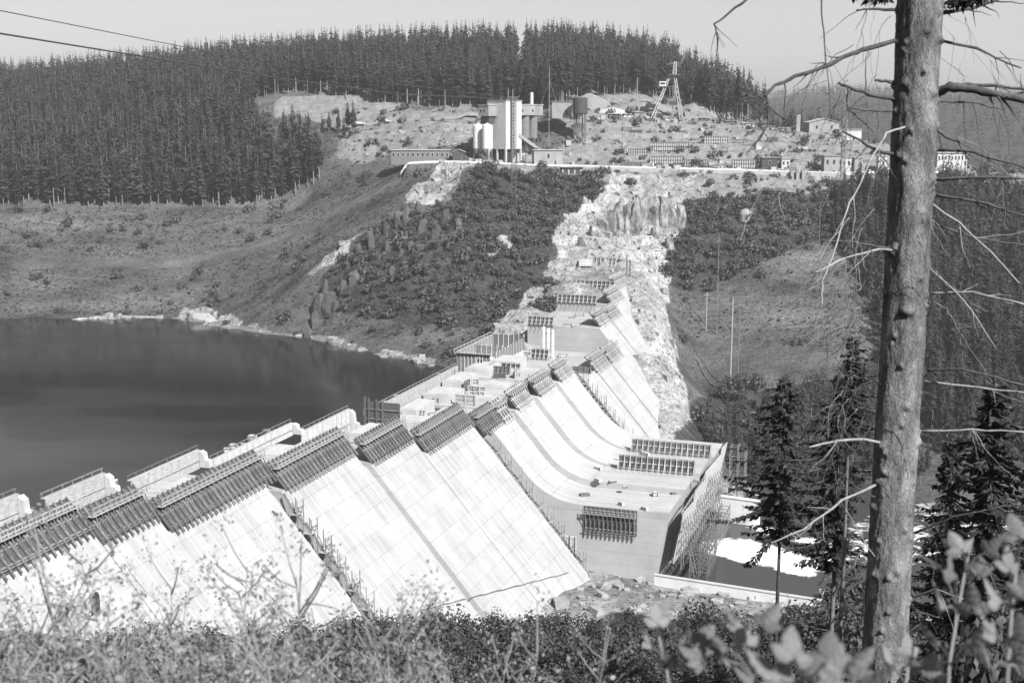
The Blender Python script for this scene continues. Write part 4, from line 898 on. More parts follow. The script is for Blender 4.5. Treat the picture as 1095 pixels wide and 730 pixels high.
SH = [([(514,180),(645,190),(640,212),(600,238),(520,232),(472,226)], 45, 500, 580, 2.6, (2.2, 4.2), 'dark leafy bush in the thicket on the slope below the mixing plant', 'bushes below the mixing plant'),
      ([(410,240),(470,225),(590,245),(575,300),(540,325),(440,330),(345,325),(345,290)], 40, 455, 560, 2.8, (1.1, 2.8), 'dark bush on the rocky knoll between reservoir and dam', 'bushes on the rocky knoll'),
      ([(730,212),(895,203),(940,210),(935,262),(860,256),(800,290),(745,306),(708,304),(715,280),(732,245)], 50, 470, 580, 2.6, (2.2, 4.4), 'dark leafy bush in the belt under the terrace wall right of the quarry', 'bushes under the terrace wall'),
      ([(735,440),(800,405),(930,400),(950,500),(860,520),(770,500)], 50, 395, 470, 2.8, (2.2, 5.4), 'dark bush low on the right bank behind the apron', 'bushes low on the right bank')]
SH.append(([(592,290),(598,330),(560,358),(545,372),(552,345),(575,305)], 15, 455, 520, 2.0, (0.8, 2.2), 'dark bush among the broken rock left of the far dam end', 'bushes in the broken rock'))
for poly, n, Y0, Y1, gap, (s0, s1), lab, gr in SH:
    for p in scatter_px(poly, n, Y0, Y1, gap):
        s = random.uniform(s0, s1); o = link('bush', BSM[random.randrange(6)], None, (p[0], p[1], p[2] - 0.2 * s)); o.scale = (s, s, s * random.uniform(.8, 1.25)); o.rotation_euler = (0, 0, random.uniform(0, 6.28)); tag(o, lab, 'bush', gr)
# scrub and heath that nobody could count
def stuff_bushes(name, pts, s0, s1, m, label, src, cat='scrub', zs=1.15):
    Vs = []; Fs = []; nb = 0
    for i, p in enumerate(pts):
        V, Fc = src[i % len(src)]; s = s0 + (s1 - s0) * random.random() ** 2; a = random.uniform(0, 6.28); c, n_ = math.cos(a), math.sin(a)
        Vs.append(np.stack([(V[:, 0]*c - V[:, 1]*n_)*s + p[0], (V[:, 0]*n_ + V[:, 1]*c)*s + p[1], V[:, 2]*s*zs + p[2] - 0.1*s], -1)); Fs.append(Fc + nb); nb += len(V)
    return tag(link(name, np_mesh(name, np.concatenate(Vs), np.concatenate(Fs), [m])), label, cat, kind='stuff')
TUF = [bush_vf(300 + i, 10, 0.7, 2) for i in range(5)]
TUM = [bush_vf(320 + i, 110, 0.33, 4) for i in range(5)]
XB = []
for (poly, n, Y0, Y1, gap, ss, lab, gr), n2 in zip(SH, (70, 75, 95, 75, 14)): XB += scatter_px(poly, n2, Y0, Y1, gap * .8)
stuff_bushes('thicket', XB, 1.2, 4.4, MT['leaf'], 'tangled thickets of bushes on the slopes beside the dam', BSH)
sx = RS.uniform(-260, 260, 240000); sy = 395 + 300 * RS.rand(240000); sz = H(sx, sy); sp_ = proj(np.stack([sx, sy, sz], -1))
vis = (sp_[:, 0] > -10) & (sp_[:, 0] < 1105) & (sz > 15.6); lr = _bi(rk1, sx, sy); ld = _bi(dk1, sx, sy); lb = _bi(br1, sx, sy)
forest_m = inpoly(sp_, EDGE); patch = fbm(sx, sy, 30, 4)
dens = np.where(ld > 0.5, 0.6, 0.3 + 0.7 * np.clip(patch + 0.05, 0, 1)) * (1 - np.clip(lr * 1.6, 0, 0.985)) * (1 - 0.85 * lb)
keep = vis & (RS.rand(len(sx)) < dens * 0.5) & ~forest_m & (np.abs(sy - 588) > 6)
pts = np.stack([sx, sy, sz], -1)[keep]
stuff_bushes('heath', pts, 0.35, 1.3, MT['scrub'], 'low heath and tufts over the far slopes', TUF, zs=.75)
big = vis & (RS.rand(len(sx)) < np.where(ld > 0.5, 0.034, 0.007) * (1 - np.clip(lr * 1.3, 0, .97))) & ~forest_m & (np.abs(sy - 588) > 9)
open_r = inpoly(sp_, [(745,320),(800,290),(870,262),(930,290),(935,400),(800,400),(745,430)]); big &= ~(open_r & (RS.rand(len(sx)) < .8))
stuff_bushes('scrub', np.stack([sx, sy, sz], -1)[big], 0.9, 4.2, MT['leaf'], 'scrub and young saplings over the far slopes', TUM)
gb = vis & (lb > 0.5) & (RS.rand(len(sx)) < 0.006) & ~forest_m & (np.abs(sy - 588) > 9)
stuff_bushes('weed_clumps', np.stack([sx, sy, sz], -1)[gb], 0.5, 1.6, MT['leaf'], 'weed clumps on the bare banks of the site', TUM)

# ------------------------------------------------------------------ broken rock
def rock_vf(seed):
    r = np.random.RandomState(seed); V = np.array([(x, y, z) for z in (-1, 1) for y in (-1, 1) for x in (-1, 1)], float) * r.uniform(.5, 1.1, (8, 3)) * np.array([1, .8, .7])
    return V, np.array([(0,2,3,1),(4,5,7,6),(0,1,5,4),(2,6,7,3),(0,4,6,2),(1,3,7,5)])
RKV = [rock_vf(i) for i in range(8)]
rx = RS.uniform(-240, 260, 90000); ry = RS.uniform(240, 650, 90000); rr_ = _bi(rk1, rx, ry); q_ = np.stack([rx, ry, 0*rx], -1) - PD; u_, v_ = q_ @ UU, q_ @ VV
kk = ((rr_ > 0.5) | ((_bi(br1, rx, ry) > .6) & (RS.rand(90000) < .5))) & ~((u_ > -46) & (u_ < 326) & (v_ > 2) & (v_ < np.where(u_ > 205, wv(H(rx, ry)) + 4, 84)) & (np.abs(u_) > -1) & ~((u_ < 131) & (v_ > 45))) & (RS.rand(90000) < np.where(rr_ > .5, 0.34, 0.3))
rp = np.stack([rx, ry, H(rx, ry)], -1)[kk]
Vs = []; Fs = []; nb = 0
for i, p in enumerate(rp):
    V, Fc = RKV[i % 8]; s = 0.2 + 2.0 * random.random() ** 7; a = random.uniform(0, 6.28); c, n_ = math.cos(a), math.sin(a); V = V[:, [0, 1, 2]] if i % 2 else V[:, [2, 0, 1]]
    Vs.append(np.stack([(V[:, 0]*c - V[:, 1]*n_)*s + p[0], (V[:, 0]*n_ + V[:, 1]*c)*s + p[1], V[:, 2]*s + p[2]], -1)); Fs.append(Fc + nb); nb += 8
tag(link('rubble', np_mesh('rubble', np.concatenate(Vs), np.concatenate(Fs), [MT['rock']])), 'broken rock strewn over the excavation', 'rubble', kind='stuff')
def boulder(p, s, label, group, m='boulder', sq=(1, 1, 1), seed=0):
    r = np.random.RandomState(seed); mb = MB(); n = 9; b = []
    k_ = r.uniform(0, .9, 7); pts = np.array([(math.cos(i * .9 + k_[i]) * r.uniform(.55, 1.0) * sh, math.sin(i * .9 + k_[i]) * r.uniform(.55, 1.0) * sh, zl + r.uniform(-.28, .28)) for zl, sh in ((-.95, 1.05), (.1, .95), (.85, .7)) for i in range(7)]) * np.array(sq) * s
    import bmesh
    bm = bmesh.new(); [bm.verts.new(q) for q in pts]; res = bmesh.ops.convex_hull(bm, input=bm.verts)
    bmesh.ops.delete(bm, geom=[v for v in bm.verts if not v.link_faces], context='VERTS')
    me = bpy.data.meshes.new('rock_outcrop'); bm.to_mesh(me); bm.free(); me.materials.append(MT[m]); o = link('rock_outcrop', me, None, p); o.rotation_euler = (r.uniform(-.15, .15), r.uniform(-.15, .15), r.uniform(0, 6.28)); tag(o, label, 'rock', group); return o
for i, (px, Y, s, sq) in enumerate([(343,497,5.4,(.9,.8,1.3)),(352,496,5.6,(.8,.8,1.3)),(366,500,3.5,(.9,.9,1.4)),(378,502,3,(1,1,1.2)),(392,503,2.6,(1,1,1.1)),(420,498,2.4,(1,1,1)),(432,520,2.5,(.9,1,1.3)),(452,522,3,(.7,1,1.5)),(468,520,2.6,(.7,1,1.4)),(440,512,2.2,(1,1,1)),(480,508,2.2,(1,1,1.2)),(405,510,2,(1,1,1)),(500,505,2.4,(.8,1,1.3)),(338,493,3.4,(.7,.8,1.3)),(347,503,3.6,(.6,.9,1.6)),(359,493,2.8,(.8,.8,1.2)),(372,512,3.4,(.6,.8,1.5)),(384,516,3.2,(.6,.8,1.5)),(398,522,3.4,(.5,.8,1.7)),(412,528,3.4,(.5,.8,1.7)),(424,534,3.6,(.5,.8,1.8)),(436,538,3.4,(.5,.8,1.7)),(446,540,3,(.6,.8,1.5)),(414,514,2.8,(.7,.8,1.4)),(428,508,2.4,(.7,.8,1.3)),(462,514,2.8,(.6,.8,1.5)),(476,528,3,(.6,.8,1.5)),(490,520,2.6,(.7,.8,1.3)),(330,488,2.4,(1,1,1))]):
    q = gp(px, Y); boulder((q[0], q[1], q[2] + 0.15 * s), s, 'dark craggy outcrop jutting from the knoll above the reservoir', 'outcrops on the rocky knoll', sq=sq, seed=i)
q = gp(212, 530); o = boulder((q[0], q[1] - 1, 16.0), 6.5, 'big pale slab of rock at the water edge on the far shore', None, 'rock', (1.5, .7, .42), 79)
# pale craggy pillars of the quarry face under the road
for i, (px, Y, s, sq) in enumerate([(646,533,6,(.7,.6,1.2)),(654,534,7,(.55,.6,1.4)),(662,535,7.5,(.5,.6,1.5)),(670,536,8,(.55,.6,1.4)),(678,536,7.5,(.5,.6,1.5)),(686,537,8,(.55,.6,1.4)),(694,538,7.5,(.5,.6,1.4)),(702,538,7.5,(.55,.6,1.4)),(710,538,7,(.5,.6,1.4)),(718,538,7,(.5,.6,1.3)),(727,537,6.5,(.6,.6,1.2)),(636,523,4,(1,.7,.9)),(624,516,3.4,(1,.8,.8)),(700,526,3,(1,1,.9)),(716,520,3.4,(.8,.7,1.1)),(660,524,2.6,(1,1,.8))]):
    q = gp(px, Y); boulder((q[0], q[1], q[2] + 1.0), s, 'craggy rock pillar in the quarry face under the terrace road', 'rock pillars of the quarry face', 'quarry', sq, 40 + i)
# ------------------------------------------------------------------ the works on the terrace
def S(Y, z=95.0): return (Y * math.cos(PIT) - (z - 100) * math.sin(PIT)) / FPX     # metres per photo pixel at distance Y
def rotc(t): return np.array([math.cos(t), math.sin(t), 0]), np.array([-math.sin(t), math.cos(t), 0])
def windows(par, face, xs, z0, z1, w_, ypos, sgn=-1, axis='y', name='window'):
    for x in xs:
        mb = MB(); fr = MB()
        if axis == 'y':
            fr.cube(x - w_/2 - .12, x + w_/2 + .12, ypos - 0.06, ypos + 0.06, z0 - .12, z1 + .12); o = fr.build(name, MT['wood_pale'], par)
            mb.cube(x - w_/2, x + w_/2, ypos - 0.085, ypos + 0.085, z0, z1)
        else:
            fr.cube(ypos - 0.06, ypos + 0.06, x - w_/2 - .12, x + w_/2 + .12, z0 - .12, z1 + .12); o = fr.build(name, MT['wood_pale'], par)
            mb.cube(ypos - 0.085, ypos + 0.085, x - w_/2, x + w_/2, z0, z1)
        mb.build('pane', MT['glass'], o)
PB = gp(541, 596); th = rad(50); s0 = S(596)
plant = thing('mixing_plant', (PB[0], PB[1], PB[2] - 0.3), 'tall pale concrete mixing plant with tower, twin silos and raised gallery on the terrace', 'mixing plant', rotz=th)
zt = 66 * s0; zb = 15 * s0
mb = MB(); mb.cube(0, 11.8, 0, 11.7, zb, zt); mb.build('tower', MT['plaster_white'], plant)
mb = MB(); mb.cube(-0.25, 12.05, -0.25, 11.95, zt + 0.003, zt + 0.4); mb.build('roof_edge', MT['roof'], plant)
for x in (0.4, 5.9, 11.4):
    for y in (0.4, 5.8, 11.3): mb = MB(); mb.cube(x - .4, x + .4, y - .4, y + .4, -1.5, zb - 0.003); mb.build('leg', MT['conc'], plant)
mb = MB(); mb.cube(2.0, 7.8, 1.5, 10, 0.5, zb - 0.4); mb.build('loading_hopper', MT['tar'], plant)
mb = MB(); mb.cube(3.0, 5.6, -0.5, -0.1, zb + 1, zt + 0.6)
mb = MB()
for x in (3.2, 5.6):
    mb.beam((x, -0.5, zb - 4), (x, -0.5, zt + 1.4), 0.25)
for k in range(16):
    z = zb - 3 + k * (zt - zb + 4) / 16; z2 = z + (zt - zb + 4) / 16; mb.beam((3.2, -0.5, z), (5.6, -0.5, z), 0.18); mb.beam((3.2 if k % 2 else 5.6, -0.5, z), (5.6 if k % 2 else 3.2, -0.5, z2), 0.15)
mb.build('ladder_frame', MT['steel_dark'], plant)
mb = MB()
for k in range(9): mb.beam((0.4 + k * 1.1, 0.1, zt + 0.4), (0.4 + k * 1.1, 0.1, zt + 1.7), 0.16)
mb.beam((0.3, 0.1, zt + 1.7), (9.4, 0.1, zt + 1.7), 0.16); mb.beam((0.3, 0.1, zt + 1.1), (9.4, 0.1, zt + 1.1), 0.14); mb.build('roof_rail', MT['steel_dark'], plant)
mb = MB(); mb.cube(-6.2, -0.003, 5.5, 12, 50 * s0, 61 * s0); lw = mb.build('gallery', MT['plaster'], plant)
mb = MB(); mb.cube(-6.5, -0.003, 5.2, 12.3, 61 * s0 + 0.003, 61 * s0 + 0.35); mb.build('gallery_roof', MT['roof_pale'], plant); windows(plant, 0, (8.0, 10.2), 54 * s0, 57 * s0, 1.0, -6.2, axis='x')
mb = MB(); mb.cube(-5.0, -1.0, 6.3, 11.5, 42 * s0, 50 * s0 - 0.003); mb.build('chute', MT['tar'], plant)
for (x, y) in ((-5.6, 6.0), (-4.6, 12.6)):
    si = MB(); r_ = 2.55; zs0, zs1 = 16 * s0, 40 * s0
    si.lathe([(0.5, zs0 - 3.0), (r_, zs0), (r_, zs0 + 3), (r_ + .06, zs0 + 3.05), (r_ + .06, zs0 + 3.25), (r_, zs0 + 3.3), (r_, zs1 - 2), (r_ + .06, zs1 - 1.95), (r_ + .06, zs1 - 1.7), (r_, zs1 - 1.65), (r_, zs1), (0.6, zs1 + 0.9), (0.6, zs1 + 1.2)], 24, (x - 1.0, y, 0))
    so_ = si.build('silo', MT['conc_pale'], plant, smooth=False)
    mb = MB()
    for a in range(4): mb.beam((x - 1 + r_ * .85 * math.cos(a*1.571+.78), y + r_ * .85 * math.sin(a*1.571+.78), -1.5), (x - 1 + r_ * .85 * math.cos(a*1.571+.78), y + r_ * .85 * math.sin(a*1.571+.78), zs0 + .3), 0.45)
    for a in range(4):
        p = [(x - 1 + r_ * .85 * math.cos(b*1.571+.78), y + r_ * .85 * math.sin(b*1.571+.78)) for b in (a, a+1)]; mb.beam((*p[0], 0.5), (*p[1], zs0 - 1), 0.2)
    mb.build('silo_legs', MT['steel_dark'], so_)
mb = MB(); mb.tube([(-5, 9, 40 * s0), (-3.0, 9.3, 46 * s0), (-0.2, 9.3, 50 * s0)], 0.5, 8); mb.build('feed_pipe', MT['plaster'], plant)
gx0 = 11.85
mb = MB(); mb.cube(gx0, gx0 + 20, 3, 9.5, 51 * s0, 62 * s0); mb.build('gallery', MT['plaster'], plant); windows(plant, 0, (gx0 + 4.2, gx0 + 12), 54.5 * s0, 57.5 * s0, 1.1, 3.0)
mb = MB(); mb.cube(gx0, gx0 + 20.3, 2.7, 9.8, 62 * s0 + .003, 62 * s0 + .4); mb.build('gallery_roof', MT['roof_pale'], plant)
for k in range(3):
    x = gx0 + 2.8 + k * 6.4; si = MB(); si.lathe([(0.6, 20 * s0), (2.5, 26 * s0), (2.5, 36 * s0), (2.58, 36.1 * s0), (2.58, 36.6 * s0), (2.5, 36.7 * s0), (2.5, 44 * s0), (2.58, 44.1 * s0), (2.58, 44.6 * s0), (2.5, 44.7 * s0), (2.5, 51 * s0 - .01)], 20, (x, 6.0, 0)); so_ = si.build('bin', MT['sheet'], plant)
    mb = MB(); [mb.beam((x + i * 2, 6 + j * 2, -2), (x + i * 2, 6 + j * 2, 27 * s0), 0.4) for i in (-1, 1) for j in (-1, 1)]; mb.build('bin_legs', MT['steel_dark'], so_)
mb = MB(); mb.box(((gx0 + 20.5) / 2 + 2, 0.9, 21 * s0), (8.6, 0, -4.0), (0, 1.2, 0), (0.35, 0, 0.75)); mb.build('conveyor', MT['plaster'], plant)
mb = MB(); [mb.beam((gx0 + 4 + 4 * k, 0.9, -1), (gx0 + 4 + 4 * k, 0.9, 22 * s0 - k * 1.6), 0.3) for k in range(4)]; mb.build('conveyor_legs', MT['steel_dark'], plant)
mb = MB(); mb.lathe([(0.9, 62 * s0), (0.8, 76 * s0)], 12, (gx0 + 15.5, 6.5, 0)); mb.build('chimney', MT['plaster_white'], plant)
mb = MB(); mb.cube(gx0 - 1, gx0 + 17, 3.5, 9, -2, 10 * s0); mb.build('base_wall', MT['conc'], plant)
q = gp(587, 612); t = thing('radio_mast', q, 'thin tall mast rising against the forest right of the plant chimney', 'mast'); mb = MB(); mb.beam((0, 0, 0), (0, 0, 93 * s0), 0.22); mb.build('pole', MT['steel'], t)
mb = MB(); [mb.beam((0, 0, 80 * s0), (a, b, 40 * s0), 0.08) for a, b in ((6, 2), (-6, 2), (0, -6))]; mb.build('stay', MT['steel'], t)
# sheds right of the gallery and the tarred round bin
def shed(px0, px1, py_t, py_b, Y, depth, label, wall='plaster', roof='roof', gable=False, rot=0.0, wn=0, door=True, name='shed', cat='shed', group=None, win=None, zbase=None):
    q = gp((px0 + px1) / 2, Y); s = S(Y); W = (px1 - px0) * s; zb_ = q[2] if zbase is None else zbase
    ztop = atY((px0 + px1) / 2, py_t, Y)[2]; Hh = max(1.8, ztop - zb_); t = thing(name, (q[0], q[1], zb_), label, cat, group, rot)
    rz = 0.25 * Hh if gable else 0.35; hw = Hh - rz
    mb = MB()
    if gable: mb.add([(-W/2, 0, -1.5), (W/2, 0, -1.5), (W/2, 0, hw), (0, 0, Hh), (-W/2, 0, hw), (-W/2, depth, -1.5), (W/2, depth, -1.5), (W/2, depth, hw), (0, depth, Hh), (-W/2, depth, hw)], [(0,1,2,3,4),(5,9,8,7,6),(0,5,6,1),(1,6,7,2),(0,4,9,5),(2,7,8,3),(3,8,9,4)])
    else: mb.cube(-W/2, W/2, 0, depth, -1.5, hw)
    mb.build('wall', MT[wall], t); mb = MB()
    if gable:
        L_ = math.hypot(W/2 + .5, rz); 
        for sg in (-1, 1): mb.box((sg * (W/4 + .2), depth/2, (hw + Hh)/2 + .12), (sg * (W/4 + .25), 0, -rz/2 - .05), (0, depth/2 + .5, 0), (0, 0, 0.1))
    else: mb.cube(-W/2 - .4, W/2 + .4, -0.5, depth + .4, hw + .003, hw + .3)
    mb.build('roof', MT[roof], t)
    if wn: windows(t, 0, [(-0.5 + (k + .5) / wn) * W for k in range(wn)], hw * .48, hw * .76, min(1.1, W / wn * .4), 0.0)
    if door: mb = MB(); x = W * (0.5 - 0.5 / max(2, wn + 1)) * 0.98; mb.cube(x - .5, x + .5, -0.05, 0.06, 0, min(2.2, hw * .8)); mb.build('door', MT['wood_dark'], t)
    return t
shed(590, 611, 108, 124, 628, 9, 'flat roofed grey shed between plant gallery and round dark bin', wall='plaster', zbase=float(atY(600, 123, 628)[2]))
q = gp(620, 622); t = thing('screening_bin', q, 'dark tarred round bin on legs beside the gravel heaps', 'bin'); s = S(622); ztp = atY(620, 105, 622)[2] - q[2]; zbt = atY(620, 122, 622)[2] - q[2]
mb = MB(); mb.lathe([(3.2, zbt), (3.6, zbt + .3), (3.6, (zbt + ztp) / 2), (3.75, (zbt + ztp) / 2 + .05), (3.75, (zbt + ztp) / 2 + .5), (3.6, (zbt + ztp) / 2 + .55), (3.6, ztp), (3.0, ztp + .3)], 18); mb.build('drum', MT['tar'], t)
mb = MB(); [mb.beam((2.8 * math.cos(a), 2.8 * math.sin(a), -1.5), (2.8 * math.cos(a), 2.8 * math.sin(a), zbt + .2), 0.5) for a in np.linspace(0, 5.5, 6)]; mb.build('leg', MT['steel_dark'], t)
shed(571, 602, 160, 173, 586, 8, 'small pale shed with light roof right of the mixing plant by the road', wall='plaster', roof='roof_pale', gable=False, wn=1, rot=0.12)
shed(418, 481, 160, 169.5, 598, 8, 'long low barrack with dark windows left of the silos', wall='wood', roof='roof_pale', wn=12, rot=-0.03)
shed(484, 497, 160, 171, 594, 7, 'little dark gabled hut beside the silos', wall='tar', roof='roof', gable=True)
shed(865, 897, 127, 142, 640, 12, 'gabled site house with two windows at the right end of the upper terrace', wall='plaster', roof='roof_pale', gable=True, wn=2, name='house', cat='house')
shed(897, 921, 138, 147, 632, 8, 'pale low annexe right of the gabled site house', wall='plaster_white', roof='roof_pale', door=False)
shed(881, 902, 166, 177, 596, 6, 'hut with windows beside the road near the lattice mast', wall='plaster', roof='roof', wn=3)
shed(939, 948, 166, 179, 594, 4, 'white little hut just left of the big trunk by the road', wall='plaster_white', roof='roof_pale')
shed(1002, 1034, 163, 181, 596, 9, 'long pale building with upright strips right of the big trunk', wall='plaster_white', roof='roof_pale', wn=9, name='workshop', cat='building')
q = gp(853, 646); s = S(646); t = thing('brick_chimney', q, 'pale free standing square chimney left of the site house', 'chimney'); mb = MB(); mb.cube(-1.0, 1.0, -1, 1, -1, 17 * s); mb.build('shaft', MT['plaster'], t); mb = MB(); mb.cube(-1.15, 1.15, -1.15, 1.15, 17 * s + .003, 17 * s + .5); mb.build('cap', MT['roof_pale'], t)
q = gp(883, 655); t = thing('stove_pipe', q, 'dark slim stack behind the roof of the site house', 'stack'); mb = MB(); mb.lathe([(.35, 0), (.35, 26 * S(655)), (.5, 26 * S(655) + .01), (.5, 26.6 * S(655))], 8); mb.build('pipe', MT['tar'], t)
# huts, skips and crates along the upper works
for i, (px, y0, y1, Y, w_, lab, wl) in enumerate([(657,129,138,650,14,'low dark store hut at the left of the upper works','tar'),(671,131,139,650,8,'pale narrow hut beside the dark store hut','plaster_white'),(683,131,140,652,9,'grey hut in the middle of the upper works','plaster'),(700,131,140,652,13,'brown grey hut left of the white one under the tower','wood'),(716,130,140,648,14,'white hut at the foot of the cable tower','plaster_white'),(753,133,140,655,9,'dark hut right of the cable tower','tar'),(768,132,140,655,8,'little grey hut right of the dark one','plaster'),(782,133,141,655,12,'dark open shed farther right on the upper works','tar'),(800,134,141,655,13,'long pale hut at the right of the upper works','plaster_white'),(822,137,142,650,14,'low pale wall like hut left of the chimney','plaster'),(838,139,143,648,10,'flat grey hut at the chimney foot','sheet'),(905,168,177,600,10,'pale container beside the lattice mast','plaster_white'),(918,168,177,600,9,'second pale container right of the lattice mast','plaster'),(823,168,177,599,17,'long dark hut by the road left of the pale hut','tar'),(840,169,177,600,9,'pale hut between long dark hut and bank','plaster_white')]):
    shed(px - w_/2, px + w_/2, y0, y1, Y, 5, lab, wall=wl, roof='roof' if i % 2 else 'roof_pale', wn=i % 3, door=i % 2 == 0)
# racks of stacked form panels on the bank
def rack(px0, px1, y0, y1, Y, label):
    q = gp(px0, Y); s = S(Y); W = (px1 - px0) * s; Hh = (y1 - y0) * s; t = thing('panel_rack', q, label, 'panel stack', 'stacked form panels on the bank')
    mb = MB(); mb.cube(0, W, 0, 1.2, 0.25, Hh * .93); mb.build('panel_stack', MT['wood_pale'], t); n = max(4, int(W / 1.1)); mb = MB()
    for k in range(n + 1): x = W * k / n; mb.cube(x - .14, x + .14, -0.32, -0.003, -0.6, Hh)
    st = mb.build('batten', MT['wood_dark'], t); st['kind'] = 'stuff'
    mb = MB(); [mb.cube(-.2, W + .2, -0.45, -0.323, z, z + .22) for z in (0.1, Hh * .5, Hh * .9)]; mb.build('rail', MT['wood'], t)
for a in ((695,736,151,161,616,'upper long rack of stacked form panels on the bank'),(695,730,162,171,602,'lower long rack of stacked form panels on the bank'),(732,757,163,171,602,'short rack right of the lower long rack'),(753,778,145,153,626,'rack of form panels highest on the bank under the upper works'),(783,808,166,176,598,'rack of dark forms beside the road right of the long racks'),(672,692,157,164,610,'small rack left of the long racks on the bank'),(665,690,168,172,598,'low pile of forms beside the road left of the long racks')): rack(*a)
# gravel heaps
def heap(px0, px1, y0, Y, label, m='gravel', squash=1.0, seed=0):
    r = np.random.RandomState(seed); q = gp((px0 + px1) / 2, Y); s = S(Y); R_ = (px1 - px0) * s / 2 * 1.08; Hh = max(2, atY((px0 + px1) / 2, y0, Y)[2] - q[2]); n, mR = 40, 14; V = []; Fc = []
    for i in range(mR + 1):
        f = i / mR
        for k in range(n):
            a = 2 * math.pi * k / n; rr_ = R_ * f * (1 + 0.12 * math.sin(2 * a + seed) + .06 * math.sin(5 * a + seed * 2)); x, y = rr_ * math.cos(a), rr_ * math.sin(a) * squash
            hh = Hh * ((1 - f) ** 1.0 if f > .12 else 1 - f * .6 - 0.048) + r.uniform(-.12, .12) * (1 - f); V.append((x + q[0], y + q[1], (q[2] + hh if f < .7 else (q[2] + hh) * (1 - (f - .7) / .3) + (h1(x + q[0], y + q[1]) - .4) * (f - .7) / .3)))
    for i in range(mR):
        for k in range(n): a0 = i*n + k; a1 = i*n + (k+1) % n; Fc.append((a0, a0 + n, a1 + n, a1))
    o = link('gravel_heap', np_mesh('gravel_heap', np.array(V) - q, np.array(Fc), [MT[m]], smooth=True), None, q); tag(o, label, 'heap', 'gravel heaps below the forest')
MT['sand'] = mat('sand_heap', 0.24, 0.34, 1.2, 0.95, 0.6, bscale=5); MT['gravel_dark'] = mat('dark_aggregate', 0.11, 0.2, 1.2, 0.95, 1.0, bscale=5)
heap(608, 652, 99, 672, 'pointed grey gravel heap right behind the round dark bin', seed=1); heap(656, 720, 104, 674, 'wide pale gravel heap left of the cable tower', squash=.8, seed=2); heap(722, 768, 108, 680, 'dark aggregate heap right of the cable tower', 'gravel_dark', .8, 3); heap(632, 676, 114.5, 660, 'low white sand heap in front of the pointed one', 'sand', .7, 4)
# cable tower (derrick) with cabin
q = gp(718, 652); s = S(652); zz = lambda y: atY(718, y, 652)[2] - q[2]
t = thing('cable_tower', q, 'steel cable crane tower on splayed legs with white cabin above the gravel heaps', 'tower'); xx = lambda px: (px - 718) * s
def leg(a, b, w_, name='leg'):
    mb = MB(); a = np.array(a, float); b = np.array(b, float); e = [np.array((w_, w_, 0)), np.array((-w_, w_, 0)), np.array((-w_, -w_, 0)), np.array((w_, -w_, 0))]
    for k in range(4): mb.beam(a + e[k], b + e[k] * .6, 0.28)
    n = 9
    for k in range(n):
        for j in range(4): p0 = a + (b - a) * k / n + e[j] * (1 - .4 * k / n); p1 = a + (b - a) * (k + 1) / n + e[(j + 1) % 4] * (1 - .4 * (k + 1) / n); mb.beam(p0, p1, 0.16)
    return mb.build(name, MT['steel_light'], t)
MT['steel_light'] = mat('galvanised_lattice', 0.25, 0.4, 2.0, 0.6)
leg((xx(695.5), -3, -1), (xx(714), 0, zz(84)), .8); leg((xx(728), -3, -1), (xx(720), 0, zz(78)), .8); leg((xx(722), 6, -1), (xx(720), 1, zz(78)), .7)
leg((xx(720), 0, zz(80)), (xx(720.5), 0, zz(66)), .9, 'mast_head')
mb = MB(); mb.cube(xx(713), xx(726), -2.5, 2.5, zz(80.5), zz(79.5)); mb.cube(xx(702), xx(718), -1.8, 1.8, zz(93.2), zz(92.4)); mb.build('platform', MT['steel_dark'], t)
mb = MB(); mb.cube(xx(704), xx(711), -1.6, 1.6, zz(92.3), zz(87.2)); cb = mb.build('cabin', MT['plaster_white'], t); mb = MB(); mb.cube(xx(705), xx(710), -1.65, 1.65, zz(90.5), zz(88.5)); mb.build('window', MT['glass'], cb)
mb = MB(); mb.beam((xx(711), 0, zz(69)), (xx(729), 0, zz(67)), .4); mb.beam((xx(714), 0, zz(66)), (xx(727), 0, zz(71)), .3); mb.build('jib', MT['steel_dark'], t)
mb = MB(); mb.cube(xx(716), xx(723), -2, 2, zz(112.5), zz(108.5)); mb.build('winch_house', MT['tar'], t)
# lattice masts
def lattice(q, htop, w_, label, cross=None, name='lattice_mast', m='steel', n=22):
    t = thing(name, q, label, 'mast', 'lattice masts on the slope'); mb = MB(); c = [(w_, w_), (-w_, w_), (-w_, -w_), (w_, -w_)]
    for a, b in c: mb.beam((a, b, -1), (a * .8, b * .8, htop), 0.2)
    mb.build('chord', MT[m], t); mb = MB()
    for k in range(n):
        for j in range(4): z0, z1 = htop * k / n, htop * (k + 1) / n; p, r_ = c[j], c[(j + 1) % 4]; mb.beam((p[0], p[1], z0), (r_[0], r_[1], z1), 0.13)
    mb.build('lacing', MT[m], t)
    if cross: mb = MB(); mb.beam((-cross, 0, htop), (cross, 0, htop), .4); mb.beam((-cross, 0, htop - 1.6), (cross, 0, htop - 1.6), .25); mb.build('crosshead', MT[m], t)
    return t
q = gp(549.5, 543); lattice(q, atY(550, 104, 543)[2] - q[2], 1.0, 'tall slim lattice mast rising from the bushes in front of the mixing plant', 2.4, m='steel_dark')
q = gp(900, 563); lattice(q, atY(900, 92, 563)[2] - q[2], 0.9, 'tall slim lattice mast at the right end of the terrace wall', 1.6, m='steel')
